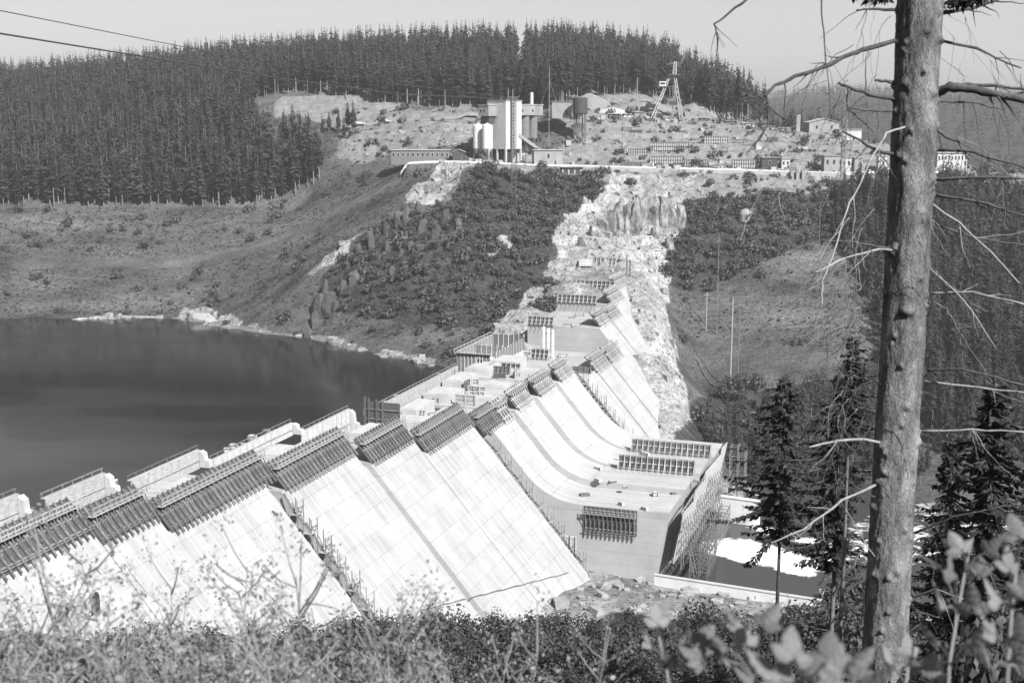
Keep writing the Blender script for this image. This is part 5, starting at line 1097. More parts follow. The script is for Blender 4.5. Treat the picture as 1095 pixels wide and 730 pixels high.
def pole(px, Y, ytop, label, r_=0.14, m='wood_pale', arm=0.0, group='poles on the right bank', lean=0):
    q = gp(px, Y); h_ = atY(px, ytop, Y)[2] - q[2]; t = thing('wooden_pole', q, label, 'pole', group); mb = MB(); mb.tube([(0, 0, -.6), (lean * .5, 0, h_ * .5), (lean, 0, h_)], [r_, r_ * .85, r_ * .7], 8); mb.build('post', MT[m], t)
    if arm: mb = MB(); mb.beam((-arm, 0, h_ * .93), (arm, 0, h_ * .93), .14); mb.build('crossarm', MT[m], t)
pole(781, 452, 318, 'left one of two tall pale poles on the right bank', .2); pole(789, 452, 320, 'right one of two tall pale poles on the right bank', .16, 'steel', 0.8); pole(766, 480, 250, 'dark tall pole nearer the quarry on the right bank', .14, 'steel', .7)
pole(772, 410, 455, 'short pale pole at the foot of the right bank', .13, arm=.6); pole(755, 482, 312, 'short post with crossarm on the right bank', .12, arm=1.6); pole(874, 500, 218, 'grey pole under the terrace wall near the big trunk', .13, 'steel'); pole(1030, 420, 395, 'thin pole among the spruces right of the big trunk', .1)
q = gp(797, 540); t = thing('canvas_hut', (q[0], q[1], q[2] + 0.6), 'round pale canvas hut among the dark bushes of the right bank', 'hut'); mb = MB(); mb.lathe([(3.0, -1), (3.0, 2.2), (2.4, 3.6), (0.2, 4.6)], 14); mb.build('canvas', MT['plaster'], t); mb = MB(); mb.cube(-.5, .5, -3.1, -2.85, 0, 1.9); mb.build('door', MT['tar'], t)
# wall under the road, with buttresses
t = thing('road_wall', gp(760, 580), 'long pale retaining wall under the terrace road with two buttress doorways', 'wall'); b0 = gp(760, 580); mb = MB()
pxs = np.linspace(612, 905, 30); P = []
for px in pxs: c = gp(px, 580.5); P.append((c[0], 580.5, 81.2 - 0.011 * (px - 455)))
for i in range(29):
    a, b = np.array(P[i]), np.array(P[i+1]); mb.add([(*(a - b0)[:2], a[2] - b0[2] + .1), (*(b - b0)[:2], b[2] - b0[2] + .1), (b[0] - b0[0], b[1] - b0[1] - 1.2, b[2] - b0[2] - 4.4), (a[0] - b0[0], a[1] - b0[1] - 1.2, a[2] - b0[2] - 4.4), (*(a - b0)[:2] + np.array([0, .8]), a[2] - b0[2] + .1), (*(b - b0)[:2] + np.array([0, .8]), b[2] - b0[2] + .1)], [(3, 2, 1, 0), (0, 1, 5, 4)])
mb.build('wall', MT['plaster'], t); mb = MB()
for px in (846, 852, 858): c = gp(px, 579); mb.cube(c[0] - b0[0] - .7, c[0] - b0[0] + .7, -3.2, -0.4, -4.6, 1.0)
mb.build('buttress', MT['plaster'], t)
t = thing('culvert_wall', gp(611, 582), 'dark roofed culvert opening under the road left of the quarry', 'culvert'); mb = MB(); mb.cube(-4.5, 4.5, -4.5, 0, -4, -.3); mb.build('wall', MT['conc'], t); mb = MB(); mb.cube(-5.2, 5.2, -5.2, .2, -.297, .1); mb.build('roof', MT['tar'], t); mb = MB(); [mb.cube(x - 1.1, x + 1.1, -4.56, -4.45, -3.6, -.7) for x in (-2.8, 0, 2.8)]; mb.build('opening', MT['tar'], t)
q = gp(673, 566); crate('plant_block', q, 0.1, 2.6, 2.0, 2.4, 'small dark machine on the pale slope above the quarry face', 'machine', 'tar', 'steel_dark')
q = gp(626, 503); crate('site_hut', q, 0.0, 5.5, 3.0, 2.4, 'white flat hut on the rock above the far dam end', 'hut', 'plaster_white', 'plaster')
# small white vehicles and people-sized marks on the hill track
for i, (px, Y) in enumerate(((385, 668), (413, 666))):
    q = gp(px, Y); t = thing('site_lorry', (q[0], q[1], q[2] + .15), ('left' if i == 0 else 'right') + ' of two small pale lorries on the hill track before the forest', 'lorry'); mb = MB(); mb.cube(-2.6, .9, -1, 1, .7, 2.0); mb.build('load_bed', MT['plaster_white'], t); mb = MB(); mb.cube(1.0, 2.6, -1, 1, .6, 2.3); c = mb.build('cab', MT['plaster_white'], t); mb = MB(); mb.cube(1.4, 2.4, -1.03, 1.03, 1.5, 2.1); mb.build('window', MT['glass'], c)
    for x in (-1.8, 1.7):
        for y in (-.9, .9): mb = MB(); mb.tube([(x, y - .15, .45), (x, y + .15, .45)], .45, 10); mb.build('wheel', MT['tar'], t)
CR_ = random.Random(17)
for k in range(64):
    px = CR_.uniform(650, 865); Y = CR_.choice([CR_.uniform(642, 656), CR_.uniform(596, 604), CR_.uniform(606, 632)]); q = gp(px, Y)
    crate('timber_stack', q, CR_.uniform(-.6, .6), CR_.uniform(1.5, 6), CR_.uniform(1, 2), CR_.uniform(.6, 2.2), 'stack of timber or spoil boards among the clutter of the upper works', 'timber stack', CR_.choice(['tar', 'wood', 'wood', 'plaster', 'conc']), 'wood_dark', 'clutter of the upper works')
# overhead cables of the cable crane, from the left hillside to the plant
def cable(pts, r_, label):
    P = [atY(x, y, Y) for x, y, Y in pts]; Q = []
    for i in range(len(P) - 1):
        for k in range(14): Q.append(P[i] * (1 - k / 14) + P[i+1] * k / 14)
    mb = MB(); mb.tube(Q + [P[-1]], r_, 5); tag(mb.build('overhead_cable', MT['cable']), label, 'cable')
cable([(-60, 25, 190), (0, 36, 210), (130, 57, 270), (300, 84, 370), (430, 101, 460), (546, 106, 542)], .16, 'thicker lower cable sagging across the sky in front of the left forest')
cable([(-60, -4, 190), (0, 11.5, 210), (210, 53, 310), (300, 68, 370), (420, 89, 460), (548, 105, 542)], .09, 'thinner upper cable crossing the sky at top left')

# ------------------------------------------------------------------ foreground: the big spruce with its dead branches
big = thing('spruce_tree', (atY(945, 712, 11)[0], 11.0, 94.4), 'large bare spruce trunk with dead branches standing close in the right foreground', 'tree'); bo = np.array(big.location)
TR = [(946, 730, .225), (946, 700, .222), (951, 600, .208), (957, 500, .205), (963, 400, .203), (969, 300, .203), (974, 200, .205), (979, 100, .205), (984, 0, .206), (987, -60, .205), (990, -140, .2)]
tz = [atY(x, y, 11.0) - bo for x, y, r_ in TR]; zz_ = np.array([p[2] for p in tz]); xx_ = np.array([p[0] for p in tz]); rr_ = .93 * np.array([t_[2] for t_ in TR]); o_ = np.argsort(zz_); zz_, xx_, rr_ = zz_[o_], xx_[o_], rr_[o_]
nz, na = 420, 96; zs = np.linspace(zz_[0] - 1.2, zz_[-1], nz); an = np.linspace(0, 2 * math.pi, na, endpoint=False)
ZG, AG = np.meshgrid(zs, an, indexing='ij'); XC = np.interp(ZG, zz_, xx_); RG = np.interp(ZG, zz_, rr_)
RG = RG + 0.10 * np.clip((zz_[0] + 0.35 - ZG) / 1.0, 0, 1) ** 2
RG = RG * (1 + .02 * np.sin(2 * AG + ZG * .7)) + fbm(AG * 1.2 + 50, ZG * 1.0, .5, 4) * .012 + fbm(np.cos(AG) * 3 + 9, ZG * 2.2 + np.sin(AG) * 3, .16, 3) * .008
KN = [(x, y, ang, sz) for x, y, ang, sz in ((995, 100, -1.0, .05), (962, 92, 2.7, .03), (1003, 45, -.3, .025), (960, 45, 3.3, .025), (970, 268, 3.6, .035), (985, 330, -1.6, .05), (972, 330, -1.9, .04), (962, 500, -2.4, .03), (985, 470, -.5, .05), (958, 645, -1.8, .03), (990, 190, -.4, .03), (978, 35, -1.5, .03), (955, 560, -1.2, .025), (948, 610, -1.9, .025), (982, 225, -1.3, .03), (966, 430, -1.5, .03))]
KN += [(960, y, 3.5 + .4 * math.sin(y), .035) for y in (53, 11, 106, 119, 90, 166, 268, 474, 512, 540, 610)] + [(996, y, -.35 + .4 * math.sin(y), .035) for y in (101, 42, 108, 135, 160, 193, 208, 285, 313, 396, 461, 570, 640)] + [(975, y, -1.5 + 1.0 * math.sin(y * 3.1), .022) for y in range(15, 690, 31)]
for x, y, ang, sz in KN:
    zk = atY(x, y, 11)[2] - bo[2]; da = (AG - ang + math.pi) % (2 * math.pi) - math.pi; d2 = (da * .2) ** 2 + (ZG - zk) ** 2; RG += .03 * np.exp(-d2 / sz ** 2) - .018 * np.exp(-((da * .2) ** 2 + (ZG - zk + .05) ** 2) / (sz * .7) ** 2)
V = np.stack([XC + RG * np.cos(AG), RG * np.sin(AG), ZG], -1).reshape(-1, 3); ii = np.arange(nz * na).reshape(nz, na); i2 = np.roll(ii, -1, 1)
link('trunk', np_mesh('trunk', V, np.stack([ii[:-1], i2[:-1], i2[1:], ii[1:]], -1).reshape(-1, 4), [MT['bark']], smooth=True), big)
def branch(pts, r0, r1, Y0=11.0, dy=0.0, m='deadwood', twigs=3, seed=0, parent=None):
    rr = random.Random(seed); P = []
    for i, (x, y) in enumerate(pts):
        f = i / max(1, len(pts) - 1); P.append(atY(x, y, Y0 + dy * f) - bo)
    Q = []
    for i in range(len(P) - 1):
        for k in range(4): Q.append(P[i] * (1 - k / 4) + P[i+1] * k / 4 + np.array([rr.uniform(-1, 1), rr.uniform(-1, 1), rr.uniform(-1, 1)]) * .006)
    Q.append(P[-1]); n = len(Q); rad_ = [r0 + (r1 - r0) * i / (n - 1) for i in range(n)]; rad_ = [r_ * rr.uniform(.88, 1.15) for r_ in rad_]
    mb = MB(); mb.tube(Q, rad_, 7); b = mb.build('branch', MT[m], parent or big, smooth=True)
    for k in range(twigs):
        i = rr.randrange(n // 3, n - 1); p = Q[i]; d = Q[i+1] - Q[i]; d = d / np.linalg.norm(d); v_ = d * rr.uniform(.2, 1) + np.array([rr.uniform(-.6, .6), rr.uniform(-.6, .6), rr.uniform(-1.2, .5)]); v_ /= np.linalg.norm(v_); Ls = rr.uniform(.1, .5); T = [p]
        for j in range(5): T.append(T[-1] + v_ * Ls / 5 + np.array([rr.uniform(-1, 1), rr.uniform(-1, 1), rr.uniform(-1.2, .4)]) * Ls * .05)
        mb = MB(); mb.tube(T, [max(.0018, rad_[i] * .5 * (1 - j / 6)) for j in range(6)], 5); mb.build('twig', MT[m], b)
BR = [([(962,42),(925,53),(907,59),(880,72),(850,82),(828,92),(819,101),(820,110)], .02, .011, -1.2, 'deadwood', 9), ([(820,108),(806,124),(795,130)], .009, .004, 0, 'deadwood', 2), ([(820,109),(822,130),(815,145),(796,166)], .011, .004, 0, 'deadwood', 3), ([(821,112),(835,125),(846,133)], .008, .004, 0, 'deadwood', 2),
      ([(876,-20),(880,25),(882,57),(885,85),(889,125)], .008, .003, 0, 'deadwood', 3), ([(815,-15),(798,0),(775,17),(764,26),(768,40),(767,62),(756,80),(752,95)], .012, .004, 0, 'deadwood', 8),
      ([(962,11),(930,10),(916,11)], .014, .007, 0, 'deadwood', 2), ([(962,106),(930,101),(912,95),(897,89)], .02, .01, -.5, 'deadwood', 3), ([(907,94),(906,105),(907,117),(920,128),(934,142)], .01, .004, 0, 'deadwood', 3), ([(960,119),(930,118),(908,116)], .013, .007, -.3, 'deadwood', 2), ([(962,90),(945,87),(935,86)], .02, .01, 0, 'deadwood', 0),
      ([(960,166),(940,162),(925,153),(902,141)], .017, .008, -.6, 'deadwood', 2), ([(968,136),(948,142),(935,165),(920,195),(905,225),(893,268),(880,300),(878,330)], .009, .004, -1.2, 'deadwood_pale', 3), ([(962,268),(930,262),(905,258),(880,257)], .012, .006, -.5, 'deadwood', 2), ([(962,267),(940,267),(905,275),(872,291)], .010, .006, -.8, 'deadwood_pale', 3), ([(895,262),(887,285),(876,310),(880,330)], .006, .003, 0, 'deadwood', 2), ([(908,255),(915,290),(912,320)], .005, .002, 0, 'deadwood', 1),
      ([(955,474),(925,470),(895,471),(865,478)], .016, .008, -.5, 'deadwood_pale', 2), ([(950,512),(900,535),(860,565),(825,580)], .014, .005, -.8, 'deadwood_pale', 5), ([(952,540),(915,520),(900,505)], .008, .004, -.3, 'deadwood', 2), ([(945,610),(925,580),(905,545)], .007, .003, -.4, 'deadwood_pale', 2),
      ([(998,101),(1015,93),(1040,96),(1065,101),(1100,108)], .042, .03, -.5, 'deadwood', 5), ([(1010,92),(1035,90),(1065,92),(1100,96)], .018, .012, -.3, 'deadwood', 5), ([(1000,42),(1045,52),(1070,65),(1092,73)], .015, .006, -.3, 'deadwood', 3), ([(1000,108),(1040,110),(1075,118)], .011, .005, 0, 'deadwood', 2), ([(1000,135),(1012,147),(1025,152),(1035,170),(1045,185)], .014, .005, -.2, 'deadwood', 5), ([(1000,160),(1040,163),(1098,180)], .014, .007, -.4, 'deadwood', 4), ([(998,193),(1040,190),(1100,191)], .016, .011, -.5, 'deadwood', 3), ([(998,208),(1040,214),(1100,232)], .015, .008, -.5, 'deadwood', 4), ([(996,218),(1025,238),(1060,270),(1090,303)], .012, .006, -.7, 'deadwood_pale', 2), ([(992,285),(1030,320),(1065,372)], .008, .004, -.7, 'deadwood_pale', 2), ([(992,313),(1040,312),(1098,326)], .012, .007, -.5, 'deadwood_pale', 4), ([(988,396),(1030,395),(1098,412)], .014, .008, -.5, 'deadwood', 4), ([(988,408),(1050,415),(1098,420)], .012, .007, -.3, 'deadwood_pale', 3), ([(984,461),(1040,459),(1100,462)], .01, .007, -.3, 'deadwood_pale', 3), ([(978,570),(1020,552),(1075,540)], .014, .006, -.5, 'deadwood', 3), ([(972,640),(1000,630),(1030,640)], .012, .006, -.5, 'deadwood_pale', 2), ([(1000,240),(1045,255),(1098,262)], .009, .005, 0, 'deadwood', 4), ([(1000,15),(1040,9),(1085,-8)], .02, .012, 0, 'deadwood', 5), ([(968,645),(985,655),(1005,660)], .012, .005, -.2, 'deadwood', 1)]
for i, (p, a, b, dy, m, tw) in enumerate(BR): branch(p, a, b, 10.84 if p[0] == (968, 136) else 11.0, dy, m, tw, i)
rt = random.Random(91)
for k in range(95):                                    # fine dead twigs drooping from the trunk and the longer boughs
    sd = rt.choice([-1, -1, 1]); y0 = rt.uniform(-5, 560); x0 = 968 - y0 * .04 + sd * rt.uniform(12, 120 if y0 < 200 else 55); pts = [(x0, y0)]; dx = sd * rt.uniform(.1, 1); dy = rt.uniform(.2, 1)
    for j in range(4): pts.append((pts[-1][0] + dx * rt.uniform(6, 22), pts[-1][1] + dy * rt.uniform(6, 24) + 3 * j))
    branch(pts, rt.uniform(.0022, .0042), .0012, 11 + rt.uniform(-.6, .4), rt.uniform(-.3, .3), rt.choice(['deadwood', 'deadwood', 'deadwood', 'deadwood_pale']), 2, 300 + k)
def needles(P0, P1, n, ln, parent, m, droop=.5, seed=0, sp=.1):
    r = np.random.RandomState(seed); V = []; Fc = []
    for i in range(n):
        p = P0 + (P1 - P0) * r.rand() + r.normal(size=3) * sp * .2; d = r.normal(size=3); d[2] = d[2] * .6 - droop; d /= np.linalg.norm(d); q = ln * r.uniform(.5, 1.2); w_ = np.cross(d, r.normal(size=3)); w_ = w_ / np.linalg.norm(w_) * q * .16
        b = len(V); V += [p, p + d * q * .5 + w_, p + d * q, p + d * q * .5 - w_]; Fc.append((b, b+1, b+2, b+3))
    link('needle_spray', np_mesh('needle_spray', np.array(V), np.array(Fc), [MT[m]]), parent)
for k, (a, b) in enumerate((((905, -12), (950, -2)), ((1012, 4), (1062, -8)))): needles(atY(*a, 11) - bo, atY(*b, 10.6) - bo, 260, .09, big, 'needle_near', .6, k)

# ------------------------------------------------------------------ slim spruces standing below, half way down the near slope
def near_spruce(px, Y, ytop, yb, wpx, label, seed, bare=.35, dens=1.0, rt=.09, trm='trunk'):
    r = random.Random(seed); q = gp(px, Y); s = S(Y, 85); ztop = atY(px, ytop, Y)[2]; Hh = ztop - q[2]; zc = atY(px, yb, Y)[2] - q[2]; R_ = wpx * s / 2
    t = thing('spruce_tree', q, label, 'tree', rotz=0); mb = MB(); mb.tube([(0, 0, -.4), (.04, 0, Hh * .4), (0, .03, Hh * .75), (0, 0, Hh)], [rt, rt * .8, rt * .45, .01], 8); V = []; Fc = []; wood = mb; n = int(125 * dens); rs = np.random.RandomState(seed)
    for i in range(n):
        f = (i + .5) / n; z = zc + (Hh - zc) * f; Rr = R_ * (min(1, .5 + f * 1.8)) * (1 - f) ** .62 * r.uniform(.25, 1.45) * (1 + .4 * math.sin(i * 2.4 + seed) + .25 * math.sin(f * 17 + seed)) + .1; a = i * 2.4 + r.uniform(-.4, .4); ca, sa = math.cos(a), math.sin(a); drop = Rr * r.uniform(.2, .5)
        pts = [np.array([ca * Rr * u_, sa * Rr * u_, z - drop * (u_ ** .8) + .12 * Rr * u_ ** 3]) for u_ in (0, .3, .6, .85, 1)]; wood.tube(pts, [.018, .014, .009, .006, .003], 4)
        m_ = int(95 * max(.4, Rr / R_))
        for k in range(m_):
            u_ = rs.uniform(.12, 1) ; j = min(3, int(u_ * 4)); p = np.array([ca * Rr * u_, sa * Rr * u_, z - drop * (u_ ** .8) + .12 * Rr * u_ ** 3]); sd = rs.choice([-1, 1]); d = np.array([ca * .6 - sa * sd * rs.uniform(.3, 1.2), sa * .6 + ca * sd * rs.uniform(.3, 1.2), rs.uniform(-1.0, .1)]); d /= np.linalg.norm(d); q_ = rs.uniform(.12, .34) * (R_ / 1.8) ** .5 * (1.15 - .5 * u_); w_ = np.cross(d, np.array([0, 0, 1.0]) + rs.normal(size=3) * .4); w_ = w_ / np.linalg.norm(w_) * q_ * .24
            b = len(V); V += [p, p + d * q_ * .45 + w_, p + d * q_, p + d * q_ * .45 - w_]; Fc.append((b, b+1, b+2, b+3))
    for k in range(int(14 * bare)):
        z = zc * r.uniform(.45, 1); a = r.uniform(0, 6.28); l_ = r.uniform(.3, .9); wood.tube([(0, 0, z), (math.cos(a) * l_ * .6, math.sin(a) * l_ * .6, z - .02), (math.cos(a) * l_, math.sin(a) * l_, z - .12)], [.012, .008, .003], 4)
    wood.build('trunk', MT[trm], t, smooth=True); link('crown', np_mesh('crown', np.array(V), np.array(Fc), [MT['needle_near']]), t)
near_spruce(826, 44, 405, 575, 118, 'slim dark spruce with bare lower trunk against the white water', 11, rt=.085, trm='deadwood')
near_spruce(884, 38, 400, 610, 105, 'dense dark spruce just left of the big trunk', 12, bare=.2, dens=1.3)
near_spruce(893, 33, 360, 470, 60, 'thin spruce with pale bare stem close left of the big trunk', 13, rt=.07, dens=.5)
near_spruce(1040, 30, 410, 700, 150, 'broad dark spruce with hanging boughs right of the big trunk', 14, dens=1.5)
near_spruce(1000, 36, 470, 700, 110, 'dark spruce half hidden directly behind the big trunk', 15, dens=1.2)
near_spruce(1100, 34, 430, 690, 130, 'dark spruce cut by the right edge of the photo', 16, dens=1.2)
# young leafy trees below the viewpoint
YTV = [bush_vf(400 + i, 1500, 0.1, 7) for i in range(5)]; YTM = [np_mesh('bush', V * np.array([1, 1, 1.25]), Fc, [MT['leaf_mid']]) for V, Fc in YTV]
cnt = 0
for Y0, px0, px1, n, yt0, yt1 in ((98, 340, 860, 18, 641, 656), (75, 360, 920, 18, 650, 668), (58, 350, 960, 17, 670, 695), (47, 340, 1000, 15, 690, 712), (90, 120, 360, 6, 660, 676), (60, 0, 380, 9, 664, 690), (62, 862, 960, 5, 610, 650), (80, 868, 960, 4, 600, 640), (11, -20, 420, 13, 668, 684), (9, -20, 360, 9, 676, 694)):
    for k in range(n):
        px = px0 + (px1 - px0) * (k + random.uniform(.1, .9)) / n; Y = Y0 * random.uniform(.93, 1.07); q = gp(px, Y); yt = random.uniform(yt0, yt1)
        if 640 < px < 700 and Y > 70: yt += 4
        hz_ = max(1.8 if Y > 20 else .5, atY(px, yt, Y)[2] - q[2]); s = hz_ / 1.5; w_ = min(s, 3.2) * random.uniform(.85, 1.15)
        if Y < 20: w_ = .62 * random.uniform(.85, 1.15)
        o = link('bush', YTM[cnt % 5], None, (q[0], q[1], q[2] - .1)); o.scale = (w_, w_, s); o.rotation_euler = (0, 0, random.uniform(0, 6.28)); tag(o, 'young leafy tree in the row of foliage along the bottom before the dam', 'bush', 'young trees along the bottom of the photo'); cnt += 1
# ------------------------------------------------------------------ weeds and grass at the viewer's feet
def leaf_blade(p, d, ln, wd, r, V, Fc, droop=.5):
    d = d / np.linalg.norm(d); s_ = np.cross(d, (0, 0, 1.0)); s_ = s_ / (np.linalg.norm(s_) + 1e-6); s_ = s_ * math.cos(r) + np.array([0, 0, 1]) * math.sin(r) * .5; b = len(V)
    for k, (u_, w_) in enumerate(((0, .15), (.35, 1), (.7, .7), (1, .02))):
        c = p + d * ln * u_ + np.array([0, 0, -droop * ln * u_ * u_]); V += [c - s_ * wd * w_ * .5, c + s_ * wd * w_ * .5]
    for k in range(3): Fc.append((b + 2*k, b + 2*k + 1, b + 2*k + 3, b + 2*k + 2))
def weed_meshes(seed, hgt=1.0):
    r = np.random.RandomState(seed); st = MB(); V = []; Fc = []; SV = []; SF_ = []
    lean = r.uniform(-.12, .12, 2); pts = [np.array([lean[0] * u_ * u_, lean[1] * u_ * u_, hgt * u_]) for u_ in np.linspace(0, 1, 7)]; st.tube(pts, [.0045 - .0005 * k for k in range(7)], 5)
    for k in range(34):
        u_ = r.uniform(.12, .95); p = np.array([lean[0]*u_*u_, lean[1]*u_*u_, hgt*u_]); a = k * 2.4 + r.uniform(-.3, .3); leaf_blade(p, np.array([math.cos(a), math.sin(a), r.uniform(.1, .9)]), hgt * r.uniform(.10, .22) * (1.25 - .7 * u_), hgt * .011 * (1.2 - .5 * u_), r.uniform(-.5, .5), V, Fc)
    for k in range(9):
        u_ = r.uniform(.6, 1); p = np.array([lean[0]*u_*u_, lean[1]*u_*u_, hgt*u_]); a = r.uniform(0, 6.28); q = p + np.array([math.cos(a) * .1, math.sin(a) * .1, r.uniform(.06, .17)]) * hgt; st.tube([p, (p + q) / 2 + np.array([0, 0, -.01]), q], [.003, .0025, .0015], 4)
        for j in range(30):
            c = q + r.normal(size=3) * .022 * hgt * np.array([.7, .7, 1.5]); e = r.normal(size=(2, 3)) * .0032 * hgt; b = len(V); V += [c - e[0], c + e[1], c + e[0], c - e[1]]; Fc.append((b, b+1, b+2, b+3))
    return st.mesh('stem', MT['stem']), np_mesh('foliage', np.array(V), np.array(Fc), [MT['weed']])
WM = [weed_meshes(500 + i) for i in range(6)]
def weed(px, Y, ytop, label='tall seeding weed among the grasses at the bottom left', group='tall weeds at the bottom left'):
    q = gp(px, Y); hh = atY(px, ytop, Y)[2] - q[2]
    if hh < .15: return
    t = thing('weed', q, label, 'weed', group, random.uniform(0, 6.28)); w_ = min(hh, 1.5); t.scale = (w_, w_, hh)
    for nm, me in zip(('stem', 'foliage'), WM[random.randrange(6)]): link(nm, me, t)
for px, Y, yt in ((340, 4.2, 598), (300, 4.5, 636), (365, 4.6, 640), (255, 4.4, 622), (160, 4.0, 600), (225, 4.6, 640), (20, 4.0, 640), (60, 4.3, 645), (130, 4.6, 630), (190, 4.5, 640), (425, 4.6, 640), (455, 4.3, 662), (395, 4.4, 650), (100, 4.1, 620), (320, 3.8, 650), (280, 4.0, 655), (5, 4.5, 630), (85, 3.6, 640), (520, 4.5, 685), (560, 4.7, 690), (490, 4.2, 690), (410, 3.4, 672), (540, 3.6, 705), (610, 4.5, 700)): weed(px, Y, yt)
for k in range(95):
    px = random.uniform(-30, 470) if k < 80 else random.uniform(450, 680); Y = random.uniform(3.0, 6.5); weed(px, Y, random.gauss(712, 14) + max(0, px - 330) * .2, 'leafy weed in the dense growth along the bottom edge', 'dense weeds along the bottom edge')
n = 15000; V = np.zeros((n, 6, 3)); gxp = RS.uniform(-80, 900, n); gY = 2.4 + 8.5 * RS.rand(n) ** 1.2; clump = np.clip(.5 + fbm(gxp, gY * 60, 60, 3), .1, 1.2)
gX = (gxp - 547.5) / FPX * gY; gZ = H(gX, gY); hb = RS.uniform(.3, .62, n) * clump * np.where(gxp > 400, .45, .72) * np.where(gxp > 700, .5, 1); aa = RS.uniform(0, 6.28, n); wd = RS.uniform(.003, .009, n); ln = RS.uniform(.1, .55, n) * hb
for k, (u_, w_) in enumerate(((0, 1), (.55, .8), (1, .05))):
    cx = gX + np.cos(aa) * ln * u_ ** 2; cy = gY + np.sin(aa) * ln * u_ ** 2; cz = gZ + hb * u_ - .1 * ln * u_ ** 3
    V[:, 2*k] = np.stack([cx - np.sin(aa) * wd * w_, cy + np.cos(aa) * wd * w_, cz], -1); V[:, 2*k+1] = np.stack([cx + np.sin(aa) * wd * w_, cy - np.cos(aa) * wd * w_, cz], -1)
b = np.arange(n)[:, None] * 6; FG = np.concatenate([b + np.array([[0, 1, 3, 2]]), b + np.array([[2, 3, 5, 4]])])
tag(link('grass', np_mesh('grass', V.reshape(-1, 3), FG, [MT['grass']])), 'long dry grass at the photographer feet', 'grass', kind='stuff')
# broad leaved shoots close to the lens, bottom right
def lobed_leaf(seed, sz, folded=.25):
    r = np.random.RandomState(seed); V = []; Fc = []
    for rot, l_, of in ((0, 1.0, .12), (1.15, .72, .05), (-1.15, .72, .05)):
        bend = r.uniform(.1, .7); tw = r.uniform(-.25, .25); b0 = len(V); us = np.linspace(0, 1, 22)
        for j, u_ in enumerate(us):
            w_ = .34 * math.sin(math.pi * u_ ** .72) ** .85 * (1 + (.09 if j % 2 else -.09)) * l_
            for k in (-1, -.5, 0, .5, 1):
                x = w_ * k; y = of + u_ * l_; z = -bend * u_ * u_ * .55 * l_ - folded * abs(x) * .9 + tw * x + .012 * math.sin(u_ * 26 + k); c, n_ = math.cos(rot), math.sin(rot); V.append((x * c - y * n_, x * n_ + y * c, z))
        for i in range(21):
            for k in range(4): q0 = b0 + i * 5 + k; Fc.append((q0, q0 + 1, q0 + 6, q0 + 5))
    return np_mesh('leaf', np.array(V) * sz, np.array(Fc), [MT['leaf_near']], smooth=True)
LM = [lobed_leaf(600 + i, 1.0, .15 + .06 * i) for i in range(6)]
def shoot(stem_px, Y, leaves, label):
    base = atY(*stem_px[0], Y); t = thing('leafy_shoot', base, label, 'plant'); P = [atY(x, y, Y + .05 * i) - base for i, (x, y) in enumerate(stem_px)]; g0 = h1(base[0], base[1]) - base[2]
    mb = MB(); mb.tube([P[0] + np.array([0.02, 0.05, min(-.1, g0)])] + P, [.005] + [.0042 - .0005 * i for i in range(len(P))], 6); mb.build('stem', MT['weed'], t, smooth=True)
    for i, (x, y, sz, ang) in enumerate(leaves):
        p = atY(x, y, Y + random.uniform(-.15, .15)) - base; near = min(P, key=lambda c: np.linalg.norm(c - p)); s_ = sz * S(Y, 99) * .5; o = link('leaf', LM[random.randrange(6)], t, p); o.scale = (s_, s_, s_)
        o.rotation_euler = (rad(random.uniform(30, 75)), rad(random.uniform(-30, 30)), rad(ang)); mb = MB(); mb.tube([near, (near + p) / 2 + np.array([0, 0, .01]), p], [.0026, .002, .0016], 5); mb.build('leaf_stalk', MT['weed'], t)
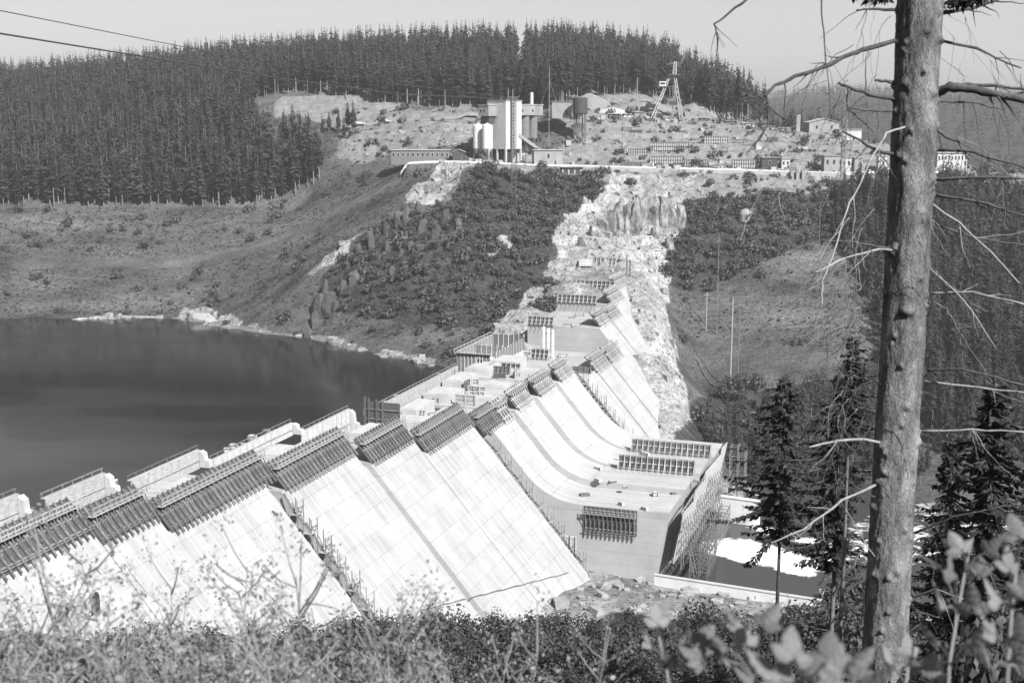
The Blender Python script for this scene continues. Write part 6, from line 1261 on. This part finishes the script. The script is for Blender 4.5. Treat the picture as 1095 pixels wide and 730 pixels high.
shoot([(720, 760), (712, 712), (704, 680), (703, 650)], 2.6, [(704, 668, 42, 15), (696, 690, 44, 75), (728, 698, 46, -70), (745, 690, 52, -40), (742, 716, 54, -120), (720, 712, 40, 160), (706, 655, 34, -20)], 'out of focus leafy shoot with a narrow upright tip at the bottom centre right')
shoot([(812, 770), (806, 725), (800, 690), (802, 665)], 2.3, [(790, 672, 52, 60), (815, 668, 54, -50), (800, 690, 50, 20), (775, 690, 46, 90), (775, 705, 58, 110), (750, 705, 52, 60)], 'out of focus leafy shoot with broad leaves, second from the bottom centre')
shoot([(865, 790), (862, 740), (856, 715)], 1.9, [(840, 730, 88, 55), (872, 728, 92, -40), (850, 705, 70, 10), (905, 722, 86, -70), (885, 706, 66, -20), (815, 735, 70, 80), (925, 732, 70, -100)], 'big blurred lobed leaves at the bottom edge below the big trunk')
shoot([(1012, 780), (1015, 710), (1024, 655), (1032, 610), (1040, 575)], 2.5, [(1010, 650, 56, 60), (1040, 655, 60, -40), (1005, 690, 60, 90), (1040, 700, 62, -70), (1020, 620, 50, 40), (1045, 615, 54, -40), (1030, 590, 46, 10), (1055, 590, 44, -60), (1005, 605, 46, 80)], 'tall out of focus leafy shoot rising right of the big trunk')
shoot([(1075, 780), (1078, 710), (1082, 650), (1088, 600)], 2.2, [(1065, 680, 62, 60), (1095, 690, 64, -40), (1070, 645, 56, 50), (1095, 640, 60, -30), (1080, 610, 50, 20), (1090, 575, 50, -10), (1060, 715, 66, 100), (1092, 722, 70, -60)], 'leafy shoot at the bottom right corner of the photo')
shoot([(965, 780), (968, 735), (972, 705)], 2.4, [(955, 715, 50, 60), (985, 718, 54, -50), (972, 700, 44, 10), (1000, 728, 56, -80)], 'low leafy shoot at the foot of the big trunk')
for k, (px, Y, yt) in enumerate(((1000, 9, 655), (1050, 9, 640), (1090, 8.5, 620), (930, 9.5, 690), (880, 10, 700), (1020, 13, 640), (1075, 14, 625), (900, 14, 688))):
    q = gp(px, Y); hz_ = max(.4, atY(px, yt, Y)[2] - q[2]); o = link('bush', YTM[k % 5], None, (q[0], q[1], q[2] - .1)); o.scale = (.55, .55, hz_ / 1.5); tag(o, 'low leafy bush at the foot of the big trunk', 'bush', 'low bushes round the big trunk')
